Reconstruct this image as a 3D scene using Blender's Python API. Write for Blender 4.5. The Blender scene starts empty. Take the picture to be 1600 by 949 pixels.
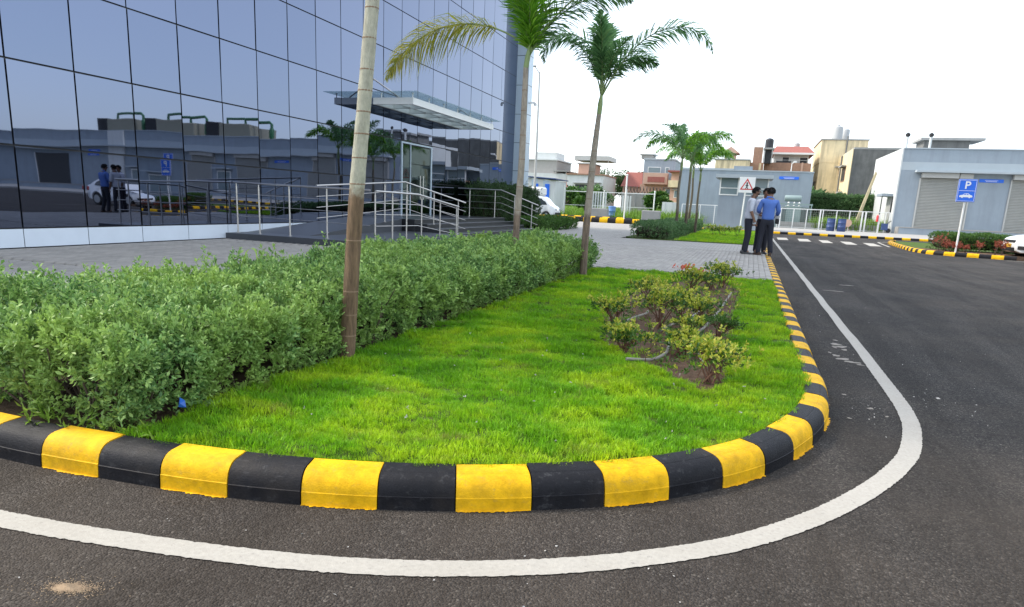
import bpy, bmesh, math, random
import numpy as np
from mathutils import Vector, Matrix, Euler

random.seed(7)
RNG = np.random.default_rng(7)
R = math.radians
scene = bpy.context.scene
COL = scene.collection

# ------------------------------------------------------------------ camera, world, sun, exposure
cam_data = bpy.data.cameras.new('camera')
cam = bpy.data.objects.new('camera', cam_data)
COL.objects.link(cam)
scene.camera = cam
cam_data.sensor_fit = 'HORIZONTAL'
cam_data.sensor_width = 36.0
cam_data.lens = 36.0 * 1050 / 1600
cam_data.shift_y = 70.5 / 1600
cam_data.clip_start = 0.05
cam_data.clip_end = 4000
_y = Vector((375, 212, -1050)).normalized()
_z = Vector((221, 4855, 1050)).normalized()
_z = (_z - _y * _z.dot(_y)).normalized()
_x = _y.cross(_z)
cam.matrix_world = Matrix.Translation((0, 0, 1.2)) @ Matrix((_x, _y, _z)).to_4x4()

SUN_ELEV = R(43)
SUN_DIR = Vector((-1.0, -0.10, 0)).normalized()          # horizontal direction towards the sun
world = bpy.data.worlds.new('World')
scene.world = world
world.use_nodes = True
wn = world.node_tree.nodes
wn.clear()
w_out = wn.new('ShaderNodeOutputWorld')
w_bg = wn.new('ShaderNodeBackground')
w_sky = wn.new('ShaderNodeTexSky')
w_sky.sky_type = 'NISHITA'
w_sky.sun_disc = False
w_sky.sun_elevation = SUN_ELEV
w_sky.sun_rotation = math.atan2(SUN_DIR.x, SUN_DIR.y)
w_sky.altitude = 0
w_sky.air_density = 1.0
w_sky.dust_density = 2.0
w_sky.ozone_density = 1.5
w_bg.inputs['Strength'].default_value = 0.15
# thin even veil of high cloud over the whole sky: the photograph's sky is a flat hazy white
w_veil = wn.new('ShaderNodeMix'); w_veil.data_type = 'RGBA'
w_veil.inputs[0].default_value = 0.55
w_veil.inputs[7].default_value = (5.7, 6.0, 6.35, 1)
world.node_tree.links.new(w_sky.outputs[0], w_veil.inputs[6])
world.node_tree.links.new(w_veil.outputs[2], w_bg.inputs[0])
world.node_tree.links.new(w_bg.outputs[0], w_out.inputs[0])

sun_data = bpy.data.lights.new('sun', 'SUN')
sun_data.energy = 1.7
sun_data.angle = R(8)
sun_data.color = (1.0, 0.93, 0.82)
sun = bpy.data.objects.new('sun', sun_data)
COL.objects.link(sun)
_s = Vector((SUN_DIR.x * math.cos(SUN_ELEV), SUN_DIR.y * math.cos(SUN_ELEV), math.sin(SUN_ELEV)))
sun.rotation_euler = _s.to_track_quat('Z', 'Y').to_euler()
sun.location = (-30, 0, 40)

vs = scene.view_settings
vs.view_transform = 'Standard'
vs.look = 'None'
vs.exposure = 1.36
vs.gamma = 1.0
vs.use_curve_mapping = False
scene.cycles.max_bounces = 8
scene.cycles.transparent_max_bounces = 12
scene.cycles.use_denoising = True

# ------------------------------------------------------------------ materials
MATS = {}
def _nodes(name):
    m = bpy.data.materials.new(name)
    m.use_nodes = True
    nt = m.node_tree
    b = nt.nodes['Principled BSDF']
    return m, nt, b

def _mul(nt, col_socket, fac_socket):
    mx = nt.nodes.new('ShaderNodeMix'); mx.data_type = 'RGBA'; mx.blend_type = 'MULTIPLY'
    mx.inputs[0].default_value = 1.0
    nt.links.new(col_socket, mx.inputs[6]); nt.links.new(fac_socket, mx.inputs[7])
    return mx.outputs[2]

def _noise(nt, scale, detail=4, rough=.6, vec=None, dist=0):
    n = nt.nodes.new('ShaderNodeTexNoise')
    n.inputs['Scale'].default_value = scale
    n.inputs['Detail'].default_value = detail
    n.inputs['Roughness'].default_value = rough
    n.inputs['Distortion'].default_value = dist
    if vec is not None: nt.links.new(vec, n.inputs['Vector'])
    return n.outputs['Fac']

def _ramp(nt, fac, stops):
    r = nt.nodes.new('ShaderNodeValToRGB')
    el = r.color_ramp.elements
    while len(el) < len(stops): el.new(0.5)
    for e, (p, c) in zip(el, stops):
        e.position = p
        e.color = (c, c, c, 1) if not hasattr(c, '__len__') else (c[0], c[1], c[2], 1)
    nt.links.new(fac, r.inputs[0])
    return r.outputs[0]

def _mix(nt, fac, a, b):
    mx = nt.nodes.new('ShaderNodeMix'); mx.data_type = 'RGBA'
    if isinstance(fac, (int, float)): mx.inputs[0].default_value = fac
    else: nt.links.new(fac, mx.inputs[0])
    for s, v in ((mx.inputs[6], a), (mx.inputs[7], b)):
        if hasattr(v, 'is_output'): nt.links.new(v, s)
        else: s.default_value = (v[0], v[1], v[2], 1)
    return mx.outputs[2]

def _pos(nt, scale=None):
    g = nt.nodes.new('ShaderNodeNewGeometry')
    if scale is None: return g.outputs['Position']
    mp = nt.nodes.new('ShaderNodeMapping'); mp.inputs['Scale'].default_value = scale
    nt.links.new(g.outputs['Position'], mp.inputs[0])
    return mp.outputs[0]

def _bump(nt, b, h, strength, dist=.01):
    bp = nt.nodes.new('ShaderNodeBump')
    bp.inputs['Strength'].default_value = strength
    bp.inputs['Distance'].default_value = dist
    nt.links.new(h, bp.inputs['Height'])
    nt.links.new(bp.outputs[0], b.inputs['Normal'])

def pmat(name, col, rough=.6, metal=0.0, var=.12, vscale=3.0, bump=0.0, bscale=60.0, spec=.5, stain=None, stain_amt=.5, stain_scale=(1, 1, .15), per_obj=0.0, bdist=.01):
    """paint / plaster / metal with mottling, optional streaky stains and fine relief"""
    if name in MATS: return MATS[name]
    m, nt, b = _nodes(name)
    p = _pos(nt)
    b.inputs['Roughness'].default_value = rough
    b.inputs['Metallic'].default_value = metal
    b.inputs['Specular IOR Level'].default_value = spec
    c = nt.nodes.new('ShaderNodeRGB'); c.outputs[0].default_value = (*col, 1)
    cs = c.outputs[0]
    if var > 0:
        f = _ramp(nt, _noise(nt, vscale, 5, .65, p), [(.25, 1 - var), (.75, 1 + var * .6)])
        cs = _mul(nt, cs, f)
    if stain is not None:
        s = _ramp(nt, _noise(nt, 1.6, 6, .7, _pos(nt, stain_scale)), [(.45, 0.0), (.72, stain_amt)])
        cs = _mix(nt, s, cs, stain)
    if per_obj > 0:
        oi = nt.nodes.new('ShaderNodeObjectInfo')
        f = _ramp(nt, oi.outputs['Random'], [(0, 1 - per_obj), (1, 1 + per_obj)])
        cs = _mul(nt, cs, f)
    nt.links.new(cs, b.inputs['Base Color'])
    if bump > 0: _bump(nt, b, _noise(nt, bscale, 4, .6, p), bump, bdist)
    MATS[name] = m
    return m

def leafmat(name, cols, trans=.3, rough=.45, patch=None, patch_scale=1.5, spec=.4):
    """cols: 3 leaf colours picked per leaf; patch: optional colour mixed in larger patches"""
    if name in MATS: return MATS[name]
    m, nt, b = _nodes(name)
    g = nt.nodes.new('ShaderNodeNewGeometry')
    cs = _ramp(nt, g.outputs['Random Per Island'], [(0.0, cols[0]), (.5, cols[1]), (1.0, cols[2])])
    if patch is not None:
        f = _ramp(nt, _noise(nt, patch_scale, 4, .6, g.outputs['Position']), [(.42, 0.0), (.7, .8)])
        cs = _mix(nt, f, cs, patch)
    nt.links.new(cs, b.inputs['Base Color'])
    b.inputs['Roughness'].default_value = rough
    b.inputs['Specular IOR Level'].default_value = spec
    t = nt.nodes.new('ShaderNodeBsdfTranslucent')
    nt.links.new(cs, t.inputs[0])
    ms = nt.nodes.new('ShaderNodeMixShader'); ms.inputs[0].default_value = trans
    nt.links.new(b.outputs[0], ms.inputs[1]); nt.links.new(t.outputs[0], ms.inputs[2])
    nt.links.new(ms.outputs[0], nt.nodes['Material Output'].inputs[0])
    MATS[name] = m
    return m

def make_asphalt():
    m, nt, b = _nodes('asphalt')
    p = _pos(nt)
    v = nt.nodes.new('ShaderNodeTexVoronoi'); v.inputs['Scale'].default_value = 135
    nt.links.new(p, v.inputs['Vector'])
    stone = _ramp(nt, v.outputs['Color'], [(0.0, (.008, .0078, .0078)), (.5, (.028, .0265, .0255)), (.85, (.072, .065, .058)), (1.0, (.17, .155, .135))])
    fine = _ramp(nt, _noise(nt, 300, 3, .7, p), [(.3, .45), (.7, 1.5)])
    cs = _mul(nt, stone, fine)
    big = _ramp(nt, _noise(nt, .55, 5, .6, p, .6), [(.3, .72), (.7, 1.3)])
    cs = _mul(nt, cs, big)
    dust = _ramp(nt, _noise(nt, 1.1, 6, .65, p, .4), [(.42, 0.0), (.78, .5)])
    cs = _mix(nt, dust, cs, (.075, .062, .050))
    trk = _ramp(nt, _noise(nt, .9, 5, .6, _pos(nt, (2.6, .22, 1)), .8), [(.38, .72), (.62, 1.18)])
    cs = _mul(nt, cs, trk)
    spill = _ramp(nt, _noise(nt, 2.3, 6, .75, p, 1.2), [(.30, .45), (.40, 1.0)])
    cs = _mul(nt, cs, spill)
    # dustier and browner towards the corner of the drive (y < 3 m), fading out along the road
    sx = nt.nodes.new('ShaderNodeSeparateXYZ'); nt.links.new(p, sx.inputs[0])
    wob = nt.nodes.new('ShaderNodeMath'); wob.operation = 'MULTIPLY_ADD'
    nt.links.new(_noise(nt, .8, 4, .6, p), wob.inputs[0]); wob.inputs[1].default_value = 2.4
    nt.links.new(sx.outputs[1], wob.inputs[2])
    cor = nt.nodes.new('ShaderNodeMapRange'); nt.links.new(wob.outputs[0], cor.inputs[0])
    cor.inputs[1].default_value = 3.0; cor.inputs[2].default_value = 6.0
    cor.inputs[3].default_value = .30; cor.inputs[4].default_value = 0.0
    cs = _mix(nt, cor.outputs[0], cs, (.066, .047, .031))
    nt.links.new(cs, b.inputs['Base Color'])
    b.inputs['Roughness'].default_value = .9
    b.inputs['Specular IOR Level'].default_value = .22
    h = nt.nodes.new('ShaderNodeMath'); h.operation = 'SUBTRACT'; h.inputs[0].default_value = 1
    nt.links.new(v.outputs['Distance'], h.inputs[1])
    _bump(nt, b, h.outputs[0], 1.0, .007)
    MATS['asphalt'] = m
    return m

def make_kerb_paint(name, col, wear, amt, rough):
    m, nt, b = _nodes(name)
    p = _pos(nt)
    c = nt.nodes.new('ShaderNodeRGB'); c.outputs[0].default_value = (*col, 1)
    f = _ramp(nt, _noise(nt, 11, 7, .75, p), [(.28, .60), (.62, 1.12)])
    cs = _mul(nt, c.outputs[0], f)
    s = _ramp(nt, _noise(nt, 22, 7, .75, _pos(nt, (1, 1, 1.6))), [(.56, 0.0), (.66, amt)])
    cs = _mix(nt, s, cs, wear)
    ch = _ramp(nt, _noise(nt, 75, 5, .8, p), [(.69, 0.0), (.72, amt * 1.2)])
    cs = _mix(nt, ch, cs, (.21, .20, .185))
    d = _ramp(nt, _noise(nt, 3.2, 5, .7, p), [(.52, 0.0), (.82, .22)])
    cs = _mix(nt, d, cs, (.10, .08, .06))
    nt.links.new(cs, b.inputs['Base Color'])
    b.inputs['Roughness'].default_value = rough
    b.inputs['Specular IOR Level'].default_value = .16
    _bump(nt, b, _noise(nt, 130, 5, .7, p), .45, .006)
    MATS[name] = m
    return m

def make_line_paint():
    m, nt, b = _nodes('line_paint')
    p = _pos(nt)
    f = _ramp(nt, _noise(nt, 60, 5, .7, p), [(.3, .82), (.7, 1.05)])
    c = nt.nodes.new('ShaderNodeRGB'); c.outputs[0].default_value = (.37, .345, .30, 1)
    cs = _mul(nt, c.outputs[0], f)
    s = _ramp(nt, _noise(nt, 45, 7, .8, p), [(.58, 0.0), (.66, .7)])
    cs = _mix(nt, s, cs, (.15, .14, .13))
    d = _ramp(nt, _noise(nt, 2.0, 4, .6, p), [(.45, 0.0), (.8, .35)])
    cs = _mix(nt, d, cs, (.26, .235, .19))
    nt.links.new(cs, b.inputs['Base Color'])
    b.inputs['Roughness'].default_value = .7
    _bump(nt, b, _noise(nt, 200, 3, .6, p), .4, .004)
    MATS['line_paint'] = m
    return m

def make_paver():
    m, nt, b = _nodes('paver')
    p = _pos(nt)
    g = nt.nodes.new('ShaderNodeNewGeometry')
    oi = nt.nodes.new('ShaderNodeObjectInfo')
    ad = nt.nodes.new('ShaderNodeMath'); ad.operation = 'ADD'
    nt.links.new(g.outputs['Random Per Island'], ad.inputs[0]); nt.links.new(oi.outputs['Random'], ad.inputs[1])
    fr = nt.nodes.new('ShaderNodeMath'); fr.operation = 'FRACT'; nt.links.new(ad.outputs[0], fr.inputs[0])
    cs = _ramp(nt, fr.outputs[0], [(0, (.262, .248, .226)), (.5, (.298, .28, .253)), (1, (.338, .316, .285))])
    f = _ramp(nt, _noise(nt, 1.2, 6, .7, p), [(.3, .84), (.75, 1.1)])
    cs = _mul(nt, cs, f)
    f2 = _ramp(nt, _noise(nt, 90, 4, .7, p), [(.3, .88), (.7, 1.1)])
    cs = _mul(nt, cs, f2)
    nt.links.new(cs, b.inputs['Base Color'])
    b.inputs['Roughness'].default_value = .8
    _bump(nt, b, _noise(nt, 120, 4, .6, p), .4, .004)
    MATS['paver'] = m
    return m

def make_brick_paving():
    """paving blocks too far off to build singly"""
    m, nt, b = _nodes('paver_far')
    mp = nt.nodes.new('ShaderNodeMapping'); mp.inputs['Rotation'].default_value = (0, 0, R(90))
    nt.links.new(_pos(nt), mp.inputs[0])
    br = nt.nodes.new('ShaderNodeTexBrick'); nt.links.new(mp.outputs[0], br.inputs['Vector'])
    br.inputs['Scale'].default_value = 1.0
    br.inputs['Brick Width'].default_value = .2; br.inputs['Row Height'].default_value = .1
    br.inputs['Mortar Size'].default_value = .004
    br.inputs['Color1'].default_value = (.275, .26, .238, 1); br.inputs['Color2'].default_value = (.325, .306, .28, 1)
    br.inputs['Mortar'].default_value = (.10, .095, .09, 1)
    f = _ramp(nt, _noise(nt, 1.2, 6, .7, _pos(nt)), [(.3, .84), (.75, 1.1)])
    nt.links.new(_mul(nt, br.outputs['Color'], f), b.inputs['Base Color'])
    b.inputs['Roughness'].default_value = .8
    MATS['paver_far'] = m
    return m

def make_glass_facade():
    m, nt, b = _nodes('facade_glass')
    p = _pos(nt)
    oi = nt.nodes.new('ShaderNodeObjectInfo')
    cs = _ramp(nt, oi.outputs['Random'], [(0, (.140, .166, .236)), (1, (.160, .184, .256))])
    nt.links.new(cs, b.inputs['Base Color'])
    b.inputs['Metallic'].default_value = 1.0
    b.inputs['Roughness'].default_value = .015
    _bump(nt, b, _noise(nt, .9, 1, .4, p), .036, .05)
    MATS['facade_glass'] = m
    return m

def make_clear_glass(name, tint=(.75, .9, .9), alpha=.35):
    m, nt, b = _nodes(name)
    b.inputs['Base Color'].default_value = (*tint, 1)
    b.inputs['Roughness'].default_value = .04
    tr = nt.nodes.new('ShaderNodeBsdfTransparent'); tr.inputs[0].default_value = (*tint, 1)
    ms = nt.nodes.new('ShaderNodeMixShader'); ms.inputs[0].default_value = alpha
    nt.links.new(tr.outputs[0], ms.inputs[1]); nt.links.new(b.outputs[0], ms.inputs[2])
    nt.links.new(ms.outputs[0], nt.nodes['Material Output'].inputs[0])
    MATS[name] = m
    return m

def make_ground(name, c1, c2, c3, s=.5):
    m, nt, b = _nodes(name)
    p = _pos(nt)
    cs = _ramp(nt, _noise(nt, s, 6, .65, p), [(.3, c1), (.5, c2), (.72, c3)])
    f = _ramp(nt, _noise(nt, 25, 5, .7, p), [(.25, .6), (.75, 1.35)])
    nt.links.new(_mul(nt, cs, f), b.inputs['Base Color'])
    b.inputs['Roughness'].default_value = .9
    b.inputs['Specular IOR Level'].default_value = .15
    _bump(nt, b, _noise(nt, 40, 5, .7, p), .8, .02)
    MATS[name] = m
    return m

def make_trunk(name, low, high, zsplit, base_z=.14):
    """ringed palm trunk: fibrous brown foot, pale ringed stem above zsplit"""
    m, nt, b = _nodes(name)
    p = _pos(nt)
    sx = nt.nodes.new('ShaderNodeSeparateXYZ'); nt.links.new(p, sx.inputs[0])
    wob = nt.nodes.new('ShaderNodeMath'); wob.operation = 'MULTIPLY_ADD'
    nt.links.new(_noise(nt, 14, 4, .7, p), wob.inputs[0]); wob.inputs[1].default_value = .18
    nt.links.new(sx.outputs[2], wob.inputs[2])
    mr = nt.nodes.new('ShaderNodeMapRange'); nt.links.new(wob.outputs[0], mr.inputs[0])
    mr.inputs[1].default_value = zsplit + .06; mr.inputs[2].default_value = zsplit + .13
    fib = _ramp(nt, _noise(nt, 30, 6, .75, _pos(nt, (1, 1, .12))), [(.28, .30), (.72, 1.55)])
    lowc = nt.nodes.new('ShaderNodeRGB'); lowc.outputs[0].default_value = (*low, 1)
    lo = _mul(nt, lowc.outputs[0], fib)
    mott = _ramp(nt, _noise(nt, 18, 6, .7, _pos(nt, (1, 1, .5))), [(.3, .62), (.7, 1.12)])
    hic = nt.nodes.new('ShaderNodeRGB'); hic.outputs[0].default_value = (*high, 1)
    hi = _mul(nt, hic.outputs[0], mott)
    lich = _ramp(nt, _noise(nt, 40, 6, .8, p), [(.55, 0.0), (.75, .5)])
    hi = _mix(nt, lich, hi, (.16, .18, .13))
    nt.links.new(_mix(nt, mr.outputs[0], lo, hi), b.inputs['Base Color'])
    b.inputs['Roughness'].default_value = .85
    _bump(nt, b, fib, .9, .012)
    MATS[name] = m
    return m

make_asphalt(); make_line_paint(); make_paver(); make_brick_paving(); make_glass_facade()
make_kerb_paint('kerb_yellow', (.72, .40, .006), (.36, .24, .06), .40, .65)
make_kerb_paint('kerb_black', (.0105, .0105, .013), (.10, .10, .10), .28, .55)
make_clear_glass('canopy_glass', (.74, .82, .83), .2)
pmat('door_glass', (.034, .060, .064), .03, 1.0, 0)
make_clear_glass('window_glass', (.25, .32, .34), .75)
make_ground('field_ground', (.055, .085, .022), (.09, .12, .035), (.16, .13, .085))
make_ground('soil', (.09, .055, .035), (.13, .082, .055), (.17, .115, .08), 6)
make_ground('lawn_soil', (.045, .085, .012), (.06, .105, .016), (.10, .11, .03), 3)
make_ground('litter_soil', (.05, .033, .02), (.075, .05, .032), (.11, .08, .05), 9)
pmat('steel', (.52, .50, .475), .32, 1.0, .06)
pmat('granite', (.022, .023, .026), .3, 0, .25, 60)
pmat('granite_side', (.05, .055, .064), .4, 0, .15, 40)
pmat('white_panel', (.60, .66, .73), .35, 0, .06, 2)
pmat('dark_joint', (.012, .014, .02), .5, 0, 0)
pmat('dark_panel', (.045, .07, .13), .3, .3, .06)
pmat('pale_panel', (.44, .53, .60), .35, .2, .05)
pmat('blue_grey_wall', (.265, .315, .36), .75, 0, .08, 1.2, .25, 90, stain=(.15, .17, .19), stain_amt=.35)
pmat('pale_band', (.36, .41, .44), .75, 0, .06, 1.2)
pmat('white_wall', (.56, .58, .57), .75, 0, .07, 1.0, .2, 90, stain=(.40, .40, .37), stain_amt=.3)
pmat('cream_wall', (.74, .61, .38), .85, 0, .14, 1.0, .3, 60, stain=(.16, .14, .11), stain_amt=.65, stain_scale=(1.2, 1.2, .12))
pmat('cement_wall', (.155, .155, .148), .9, 0, .25, 1.4, .3, 50, stain=(.06, .06, .058), stain_amt=.6)
pmat('brick_wall', (.34, .20, .135), .9, 0, .2, 4, .3, 50, stain=(.2, .13, .1), stain_amt=.5)
pmat('orange_wall', (.50, .33, .25), .85, 0, .12, 1.5)
pmat('red_tile', (.30, .10, .08), .8, 0, .2, 5, .4, 30)
pmat('shutter_metal', (.33, .335, .315), .5, .35, .08, 2)
pmat('shutter_box', (.42, .42, .40), .5, .2, .06, 2)
pmat('white_paint', (.74, .74, .71), .45, 0, .07, 3)
pmat('concrete', (.30, .30, .29), .9, 0, .15, 2, .3, 60)
pmat('concrete_light', (.31, .30, .28), .9, 0, .12, 2, .3, 60)
pmat('sign_blue', (.012, .14, .72), .4, 0, .04)
pmat('sign_white', (.8, .8, .8), .4, 0, .03)
pmat('sign_red', (.60, .03, .03), .4, 0, .05)
pmat('black_matte', (.012, .012, .014), .6, 0, .05)
pmat('dark_void', (.02, .022, .025), .5, 0, .1)
pmat('drum_blue', (.03, .06, .17), .45, 0, .15, 5)
pmat('tank_black', (.02, .022, .028), .5, 0, .1)
pmat('tank_white', (.36, .37, .37), .5, 0, .08)
pmat('pipe_green', (.03, .14, .055), .45, 0, .1)
pmat('genset_beige', (.25, .24, .18), .6, 0, .08)
pmat('transformer_grey', (.23, .30, .29), .5, .1, .1)
pmat('bamboo', (.52, .44, .27), .7, 0, .15, 8)
pmat('hose_grey', (.21, .195, .165), .6, 0, .15, 20)
pmat('sand', (.36, .26, .165), .95, 0, .15, 40, .4, 200)
pmat('paint_scuff', (.24, .215, .185), .9, 0, .25, 30)
pmat('wrapper_blue', (.02, .10, .40), .35, 0, .1, 30)
pmat('flake_white', (.42, .40, .37), .8, 0, .1, 30)
pmat('bark', (.12, .085, .06), .9, 0, .3, 15, .6, 40)
pmat('twig', (.09, .065, .045), .9, 0, .3, 25)
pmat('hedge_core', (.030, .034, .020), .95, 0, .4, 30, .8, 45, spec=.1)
make_trunk('palm_trunk_pale', (.19, .12, .068), (.54, .52, .40), 1.22)
make_trunk('palm_trunk_grey', (.20, .145, .105), (.38, .325, .26), 1.05)
make_trunk('palm_trunk_far', (.11, .085, .06), (.20, .17, .12), 1.1)
pmat('palm_ring', (.24, .16, .10), .85, 0, .2, 40)
pmat('crownshaft', (.20, .27, .10), .5, 0, .15, 6)

# ------------------------------------------------------------------ mesh helpers
class MB:
    def __init__(s): s.v = []; s.f = []; s.mi = []; s.mats = []
    def _m(s, m):
        if m is None: m = 0
        if isinstance(m, str):
            if m not in s.mats: s.mats.append(m)
            return s.mats.index(m)
        return m
    def poly(s, pts, m=None):
        n = len(s.v); s.v += [tuple(p) for p in pts]; s.f.append(tuple(range(n, n + len(pts)))); s.mi.append(s._m(m)); return s
    def mesh(s, verts, faces, m=None):
        n = len(s.v); s.v += [tuple(p) for p in verts]; k = s._m(m)
        for f in faces: s.f.append(tuple(n + i for i in f)); s.mi.append(k)
        return s
    def box(s, x0, x1, y0, y1, z0, z1, m=None, rot=None, bev=0.0):
        c = Vector(((x0 + x1) / 2, (y0 + y1) / 2, (z0 + z1) / 2))
        h = Vector(((x1 - x0) / 2, (y1 - y0) / 2, (z1 - z0) / 2))
        if bev > 0:
            bm = bmesh.new(); bmesh.ops.create_cube(bm, size=1)
            for v in bm.verts: v.co = Vector((v.co.x * 2 * h.x, v.co.y * 2 * h.y, v.co.z * 2 * h.z))
            bmesh.ops.bevel(bm, geom=bm.edges[:], offset=bev, segments=1, affect='EDGES')
            bm.verts.index_update()
            vs_ = [v.co.copy() for v in bm.verts]; fs = [tuple(v.index for v in f.verts) for f in bm.faces]; bm.free()
        else:
            vs_ = [Vector((a * h.x, b * h.y, d * h.z)) for a in (-1, 1) for b in (-1, 1) for d in (-1, 1)]
            fs = [(0, 1, 3, 2), (4, 6, 7, 5), (0, 4, 5, 1), (2, 3, 7, 6), (0, 2, 6, 4), (1, 5, 7, 3)]
        if rot is not None:
            M = Euler(rot).to_matrix(); vs_ = [M @ v for v in vs_]
        return s.mesh([c + v for v in vs_], fs, m)
    def prism(s, pts, z0, z1, m=None):
        """closed outline (counter-clockwise) extruded in z"""
        n = len(pts)
        vs_ = [(p[0], p[1], z0) for p in pts] + [(p[0], p[1], z1) for p in pts]
        fs = [tuple(range(n - 1, -1, -1)), tuple(range(n, 2 * n))]
        fs += [(i, (i + 1) % n, n + (i + 1) % n, n + i) for i in range(n)]
        return s.mesh(vs_, fs, m)
    def tube(s, pts, r, n=8, m=None, caps=True):
        pts = [Vector(p) for p in pts]
        rs = r if hasattr(r, '__len__') else [r] * len(pts)
        vs_ = []; up = None
        for i, p in enumerate(pts):
            d = (pts[min(i + 1, len(pts) - 1)] - pts[max(i - 1, 0)]).normalized()
            if up is None: up = Vector((0, 0, 1)) if abs(d.z) < .9 else Vector((1, 0, 0))
            a = d.cross(up); 
            if a.length < 1e-6: a = d.orthogonal()
            a.normalize(); b = a.cross(d).normalized(); up = b
            for k in range(n):
                t = 2 * math.pi * k / n
                vs_.append(p + (a * math.cos(t) + b * math.sin(t)) * rs[i])
        fs = []
        for i in range(len(pts) - 1):
            for k in range(n):
                k2 = (k + 1) % n
                fs.append((i * n + k, i * n + k2, (i + 1) * n + k2, (i + 1) * n + k))
        if caps:
            fs.append(tuple(range(n - 1, -1, -1))); fs.append(tuple((len(pts) - 1) * n + k for k in range(n)))
        return s.mesh(vs_, fs, m)
    def lathe(s, prof, n=16, c=(0, 0, 0), m=None, axis='z'):
        vs_ = []
        for r, h in prof:
            for k in range(n):
                t = 2 * math.pi * k / n
                a, b = r * math.cos(t), r * math.sin(t)
                v = (a, b, h) if axis == 'z' else ((h, a, b) if axis == 'x' else (a, h, b))
                vs_.append((c[0] + v[0], c[1] + v[1], c[2] + v[2]))
        fs = []
        for i in range(len(prof) - 1):
            for k in range(n):
                k2 = (k + 1) % n
                fs.append((i * n + k, i * n + k2, (i + 1) * n + k2, (i + 1) * n + k))
        fs.append(tuple(range(n - 1, -1, -1))); fs.append(tuple((len(prof) - 1) * n + k for k in range(n)))
        return s.mesh(vs_, fs, m)
    def data(s, name, mat=None, smooth=False, off=(0, 0, 0)):
        me = bpy.data.meshes.new(name)
        vv = s.v if off == (0, 0, 0) else [(a - off[0], b - off[1], c - off[2]) for a, b, c in s.v]
        me.from_pydata(vv, [], s.f)
        if s.mats:
            for mm in s.mats: me.materials.append(MATS[mm])
            me.polygons.foreach_set('material_index', s.mi)
        elif mat: me.materials.append(MATS[mat])
        bm = bmesh.new(); bm.from_mesh(me); bmesh.ops.recalc_face_normals(bm, faces=bm.faces[:]); bm.to_mesh(me); bm.free()
        if smooth:
            me.polygons.foreach_set('use_smooth', [True] * len(me.polygons))
            try: me.set_sharp_from_angle(angle=R(40))
            except Exception: pass
        me.update()
        return me
    def build(s, name, mat=None, parent=None, smooth=False):
        """vertices are in world space unless the parent is flagged local"""
        off = (0, 0, 0)
        if parent is not None and not parent.get('_local'):
            off = tuple(WORLD_LOC[parent.name])
        o = bpy.data.objects.new(name, s.data(name, mat, smooth, off))
        COL.objects.link(o)
        WORLD_LOC[o.name] = Vector(off)
        if parent is not None: o.parent = parent
        if parent is not None and parent.get('_local'): LOCALS.add(o.name); o['_local'] = 1
        return o

WORLD_LOC = {}; LOCALS = set()
def tag(o, label=None, cat=None, group=None, kind=None):
    if label: o['label'] = label
    if cat: o['category'] = cat
    if group: o['group'] = group
    if kind: o['kind'] = kind
    return o
def thing(name, label, cat, loc=(0, 0, 0), rz=0, group=None, local=False):
    o = bpy.data.objects.new(name, None); COL.objects.link(o)
    o.empty_display_size = .2
    o.location = loc; o.rotation_euler = (0, 0, rz)
    WORLD_LOC[o.name] = Vector(loc)
    if local or rz: o['_local'] = 1
    return tag(o, label, cat, group)
def copy_tree(o, parent=None):
    c = o.copy(); COL.objects.link(c); c.parent = parent
    for ch in list(o.children): copy_tree(ch, c)
    return c
def child(name, data, parent, loc=(0, 0, 0), rot=(0, 0, 0), scale=(1, 1, 1)):
    """shared-mesh piece; loc in world space when its parent is world-authored"""
    o = bpy.data.objects.new(name, data); COL.objects.link(o)
    base = Vector((0, 0, 0)) if parent.get('_local') else WORLD_LOC[parent.name]
    o.parent = parent; o.location = Vector(loc) - base; o.rotation_euler = rot; o.scale = scale
    return o

def np_mesh(name, V, F, mat):
    """V (n,3) float, F (m,k) int"""
    me = bpy.data.meshes.new(name)
    n, (m, k) = len(V), F.shape
    me.vertices.add(n); me.vertices.foreach_set('co', np.asarray(V, np.float32).ravel())
    me.loops.add(m * k); me.loops.foreach_set('vertex_index', F.astype(np.int32).ravel())
    me.polygons.add(m)
    me.polygons.foreach_set('loop_start', np.arange(0, m * k, k, dtype=np.int32))
    try: me.polygons.foreach_set('loop_total', np.full(m, k, dtype=np.int32))
    except Exception: pass
    me.update(calc_edges=True); me.validate()
    if mat: me.materials.append(MATS[mat])
    return me
def np_obj(name, V, F, mat, parent=None):
    off = np.zeros(3)
    if parent is not None and not parent.get('_local'): off = np.array(WORLD_LOC[parent.name])
    o = bpy.data.objects.new(name, np_mesh(name, V - off, F, mat)); COL.objects.link(o)
    if parent is not None: o.parent = parent
    WORLD_LOC[o.name] = Vector(off)
    return o

def unit(a): return a / np.maximum(np.linalg.norm(a, axis=-1, keepdims=True), 1e-9)
def leaves(P, D, L, W, fold=.25, wide=.6, up=None, bend=0.0):
    """one folded leaf per row: base P, direction D, length L, width W -> V, F (two triangles + tip)"""
    n = len(P)
    L = np.broadcast_to(np.asarray(L, float), (n,))[:, None]; W = np.broadcast_to(np.asarray(W, float), (n,))[:, None]
    D = unit(D)
    ref = RNG.normal(size=(n, 3)) if up is None else np.broadcast_to(np.asarray(up, float), (n, 3)) + RNG.normal(size=(n, 3)) * .35
    S = unit(np.cross(D, ref)); Nn = unit(np.cross(S, D))
    mid = P + D * L * wide
    tip = P + D * L - Nn * L * bend
    a = mid + S * W * .5 + Nn * W * fold; b = mid - S * W * .5 + Nn * W * fold
    V = np.stack([P, a, tip, b], 1).reshape(-1, 3)
    i = np.arange(n)[:, None] * 4
    F = np.concatenate([i + np.array([[0, 1, 2]]), i + np.array([[0, 2, 3]])], 0)
    return V, F
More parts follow.
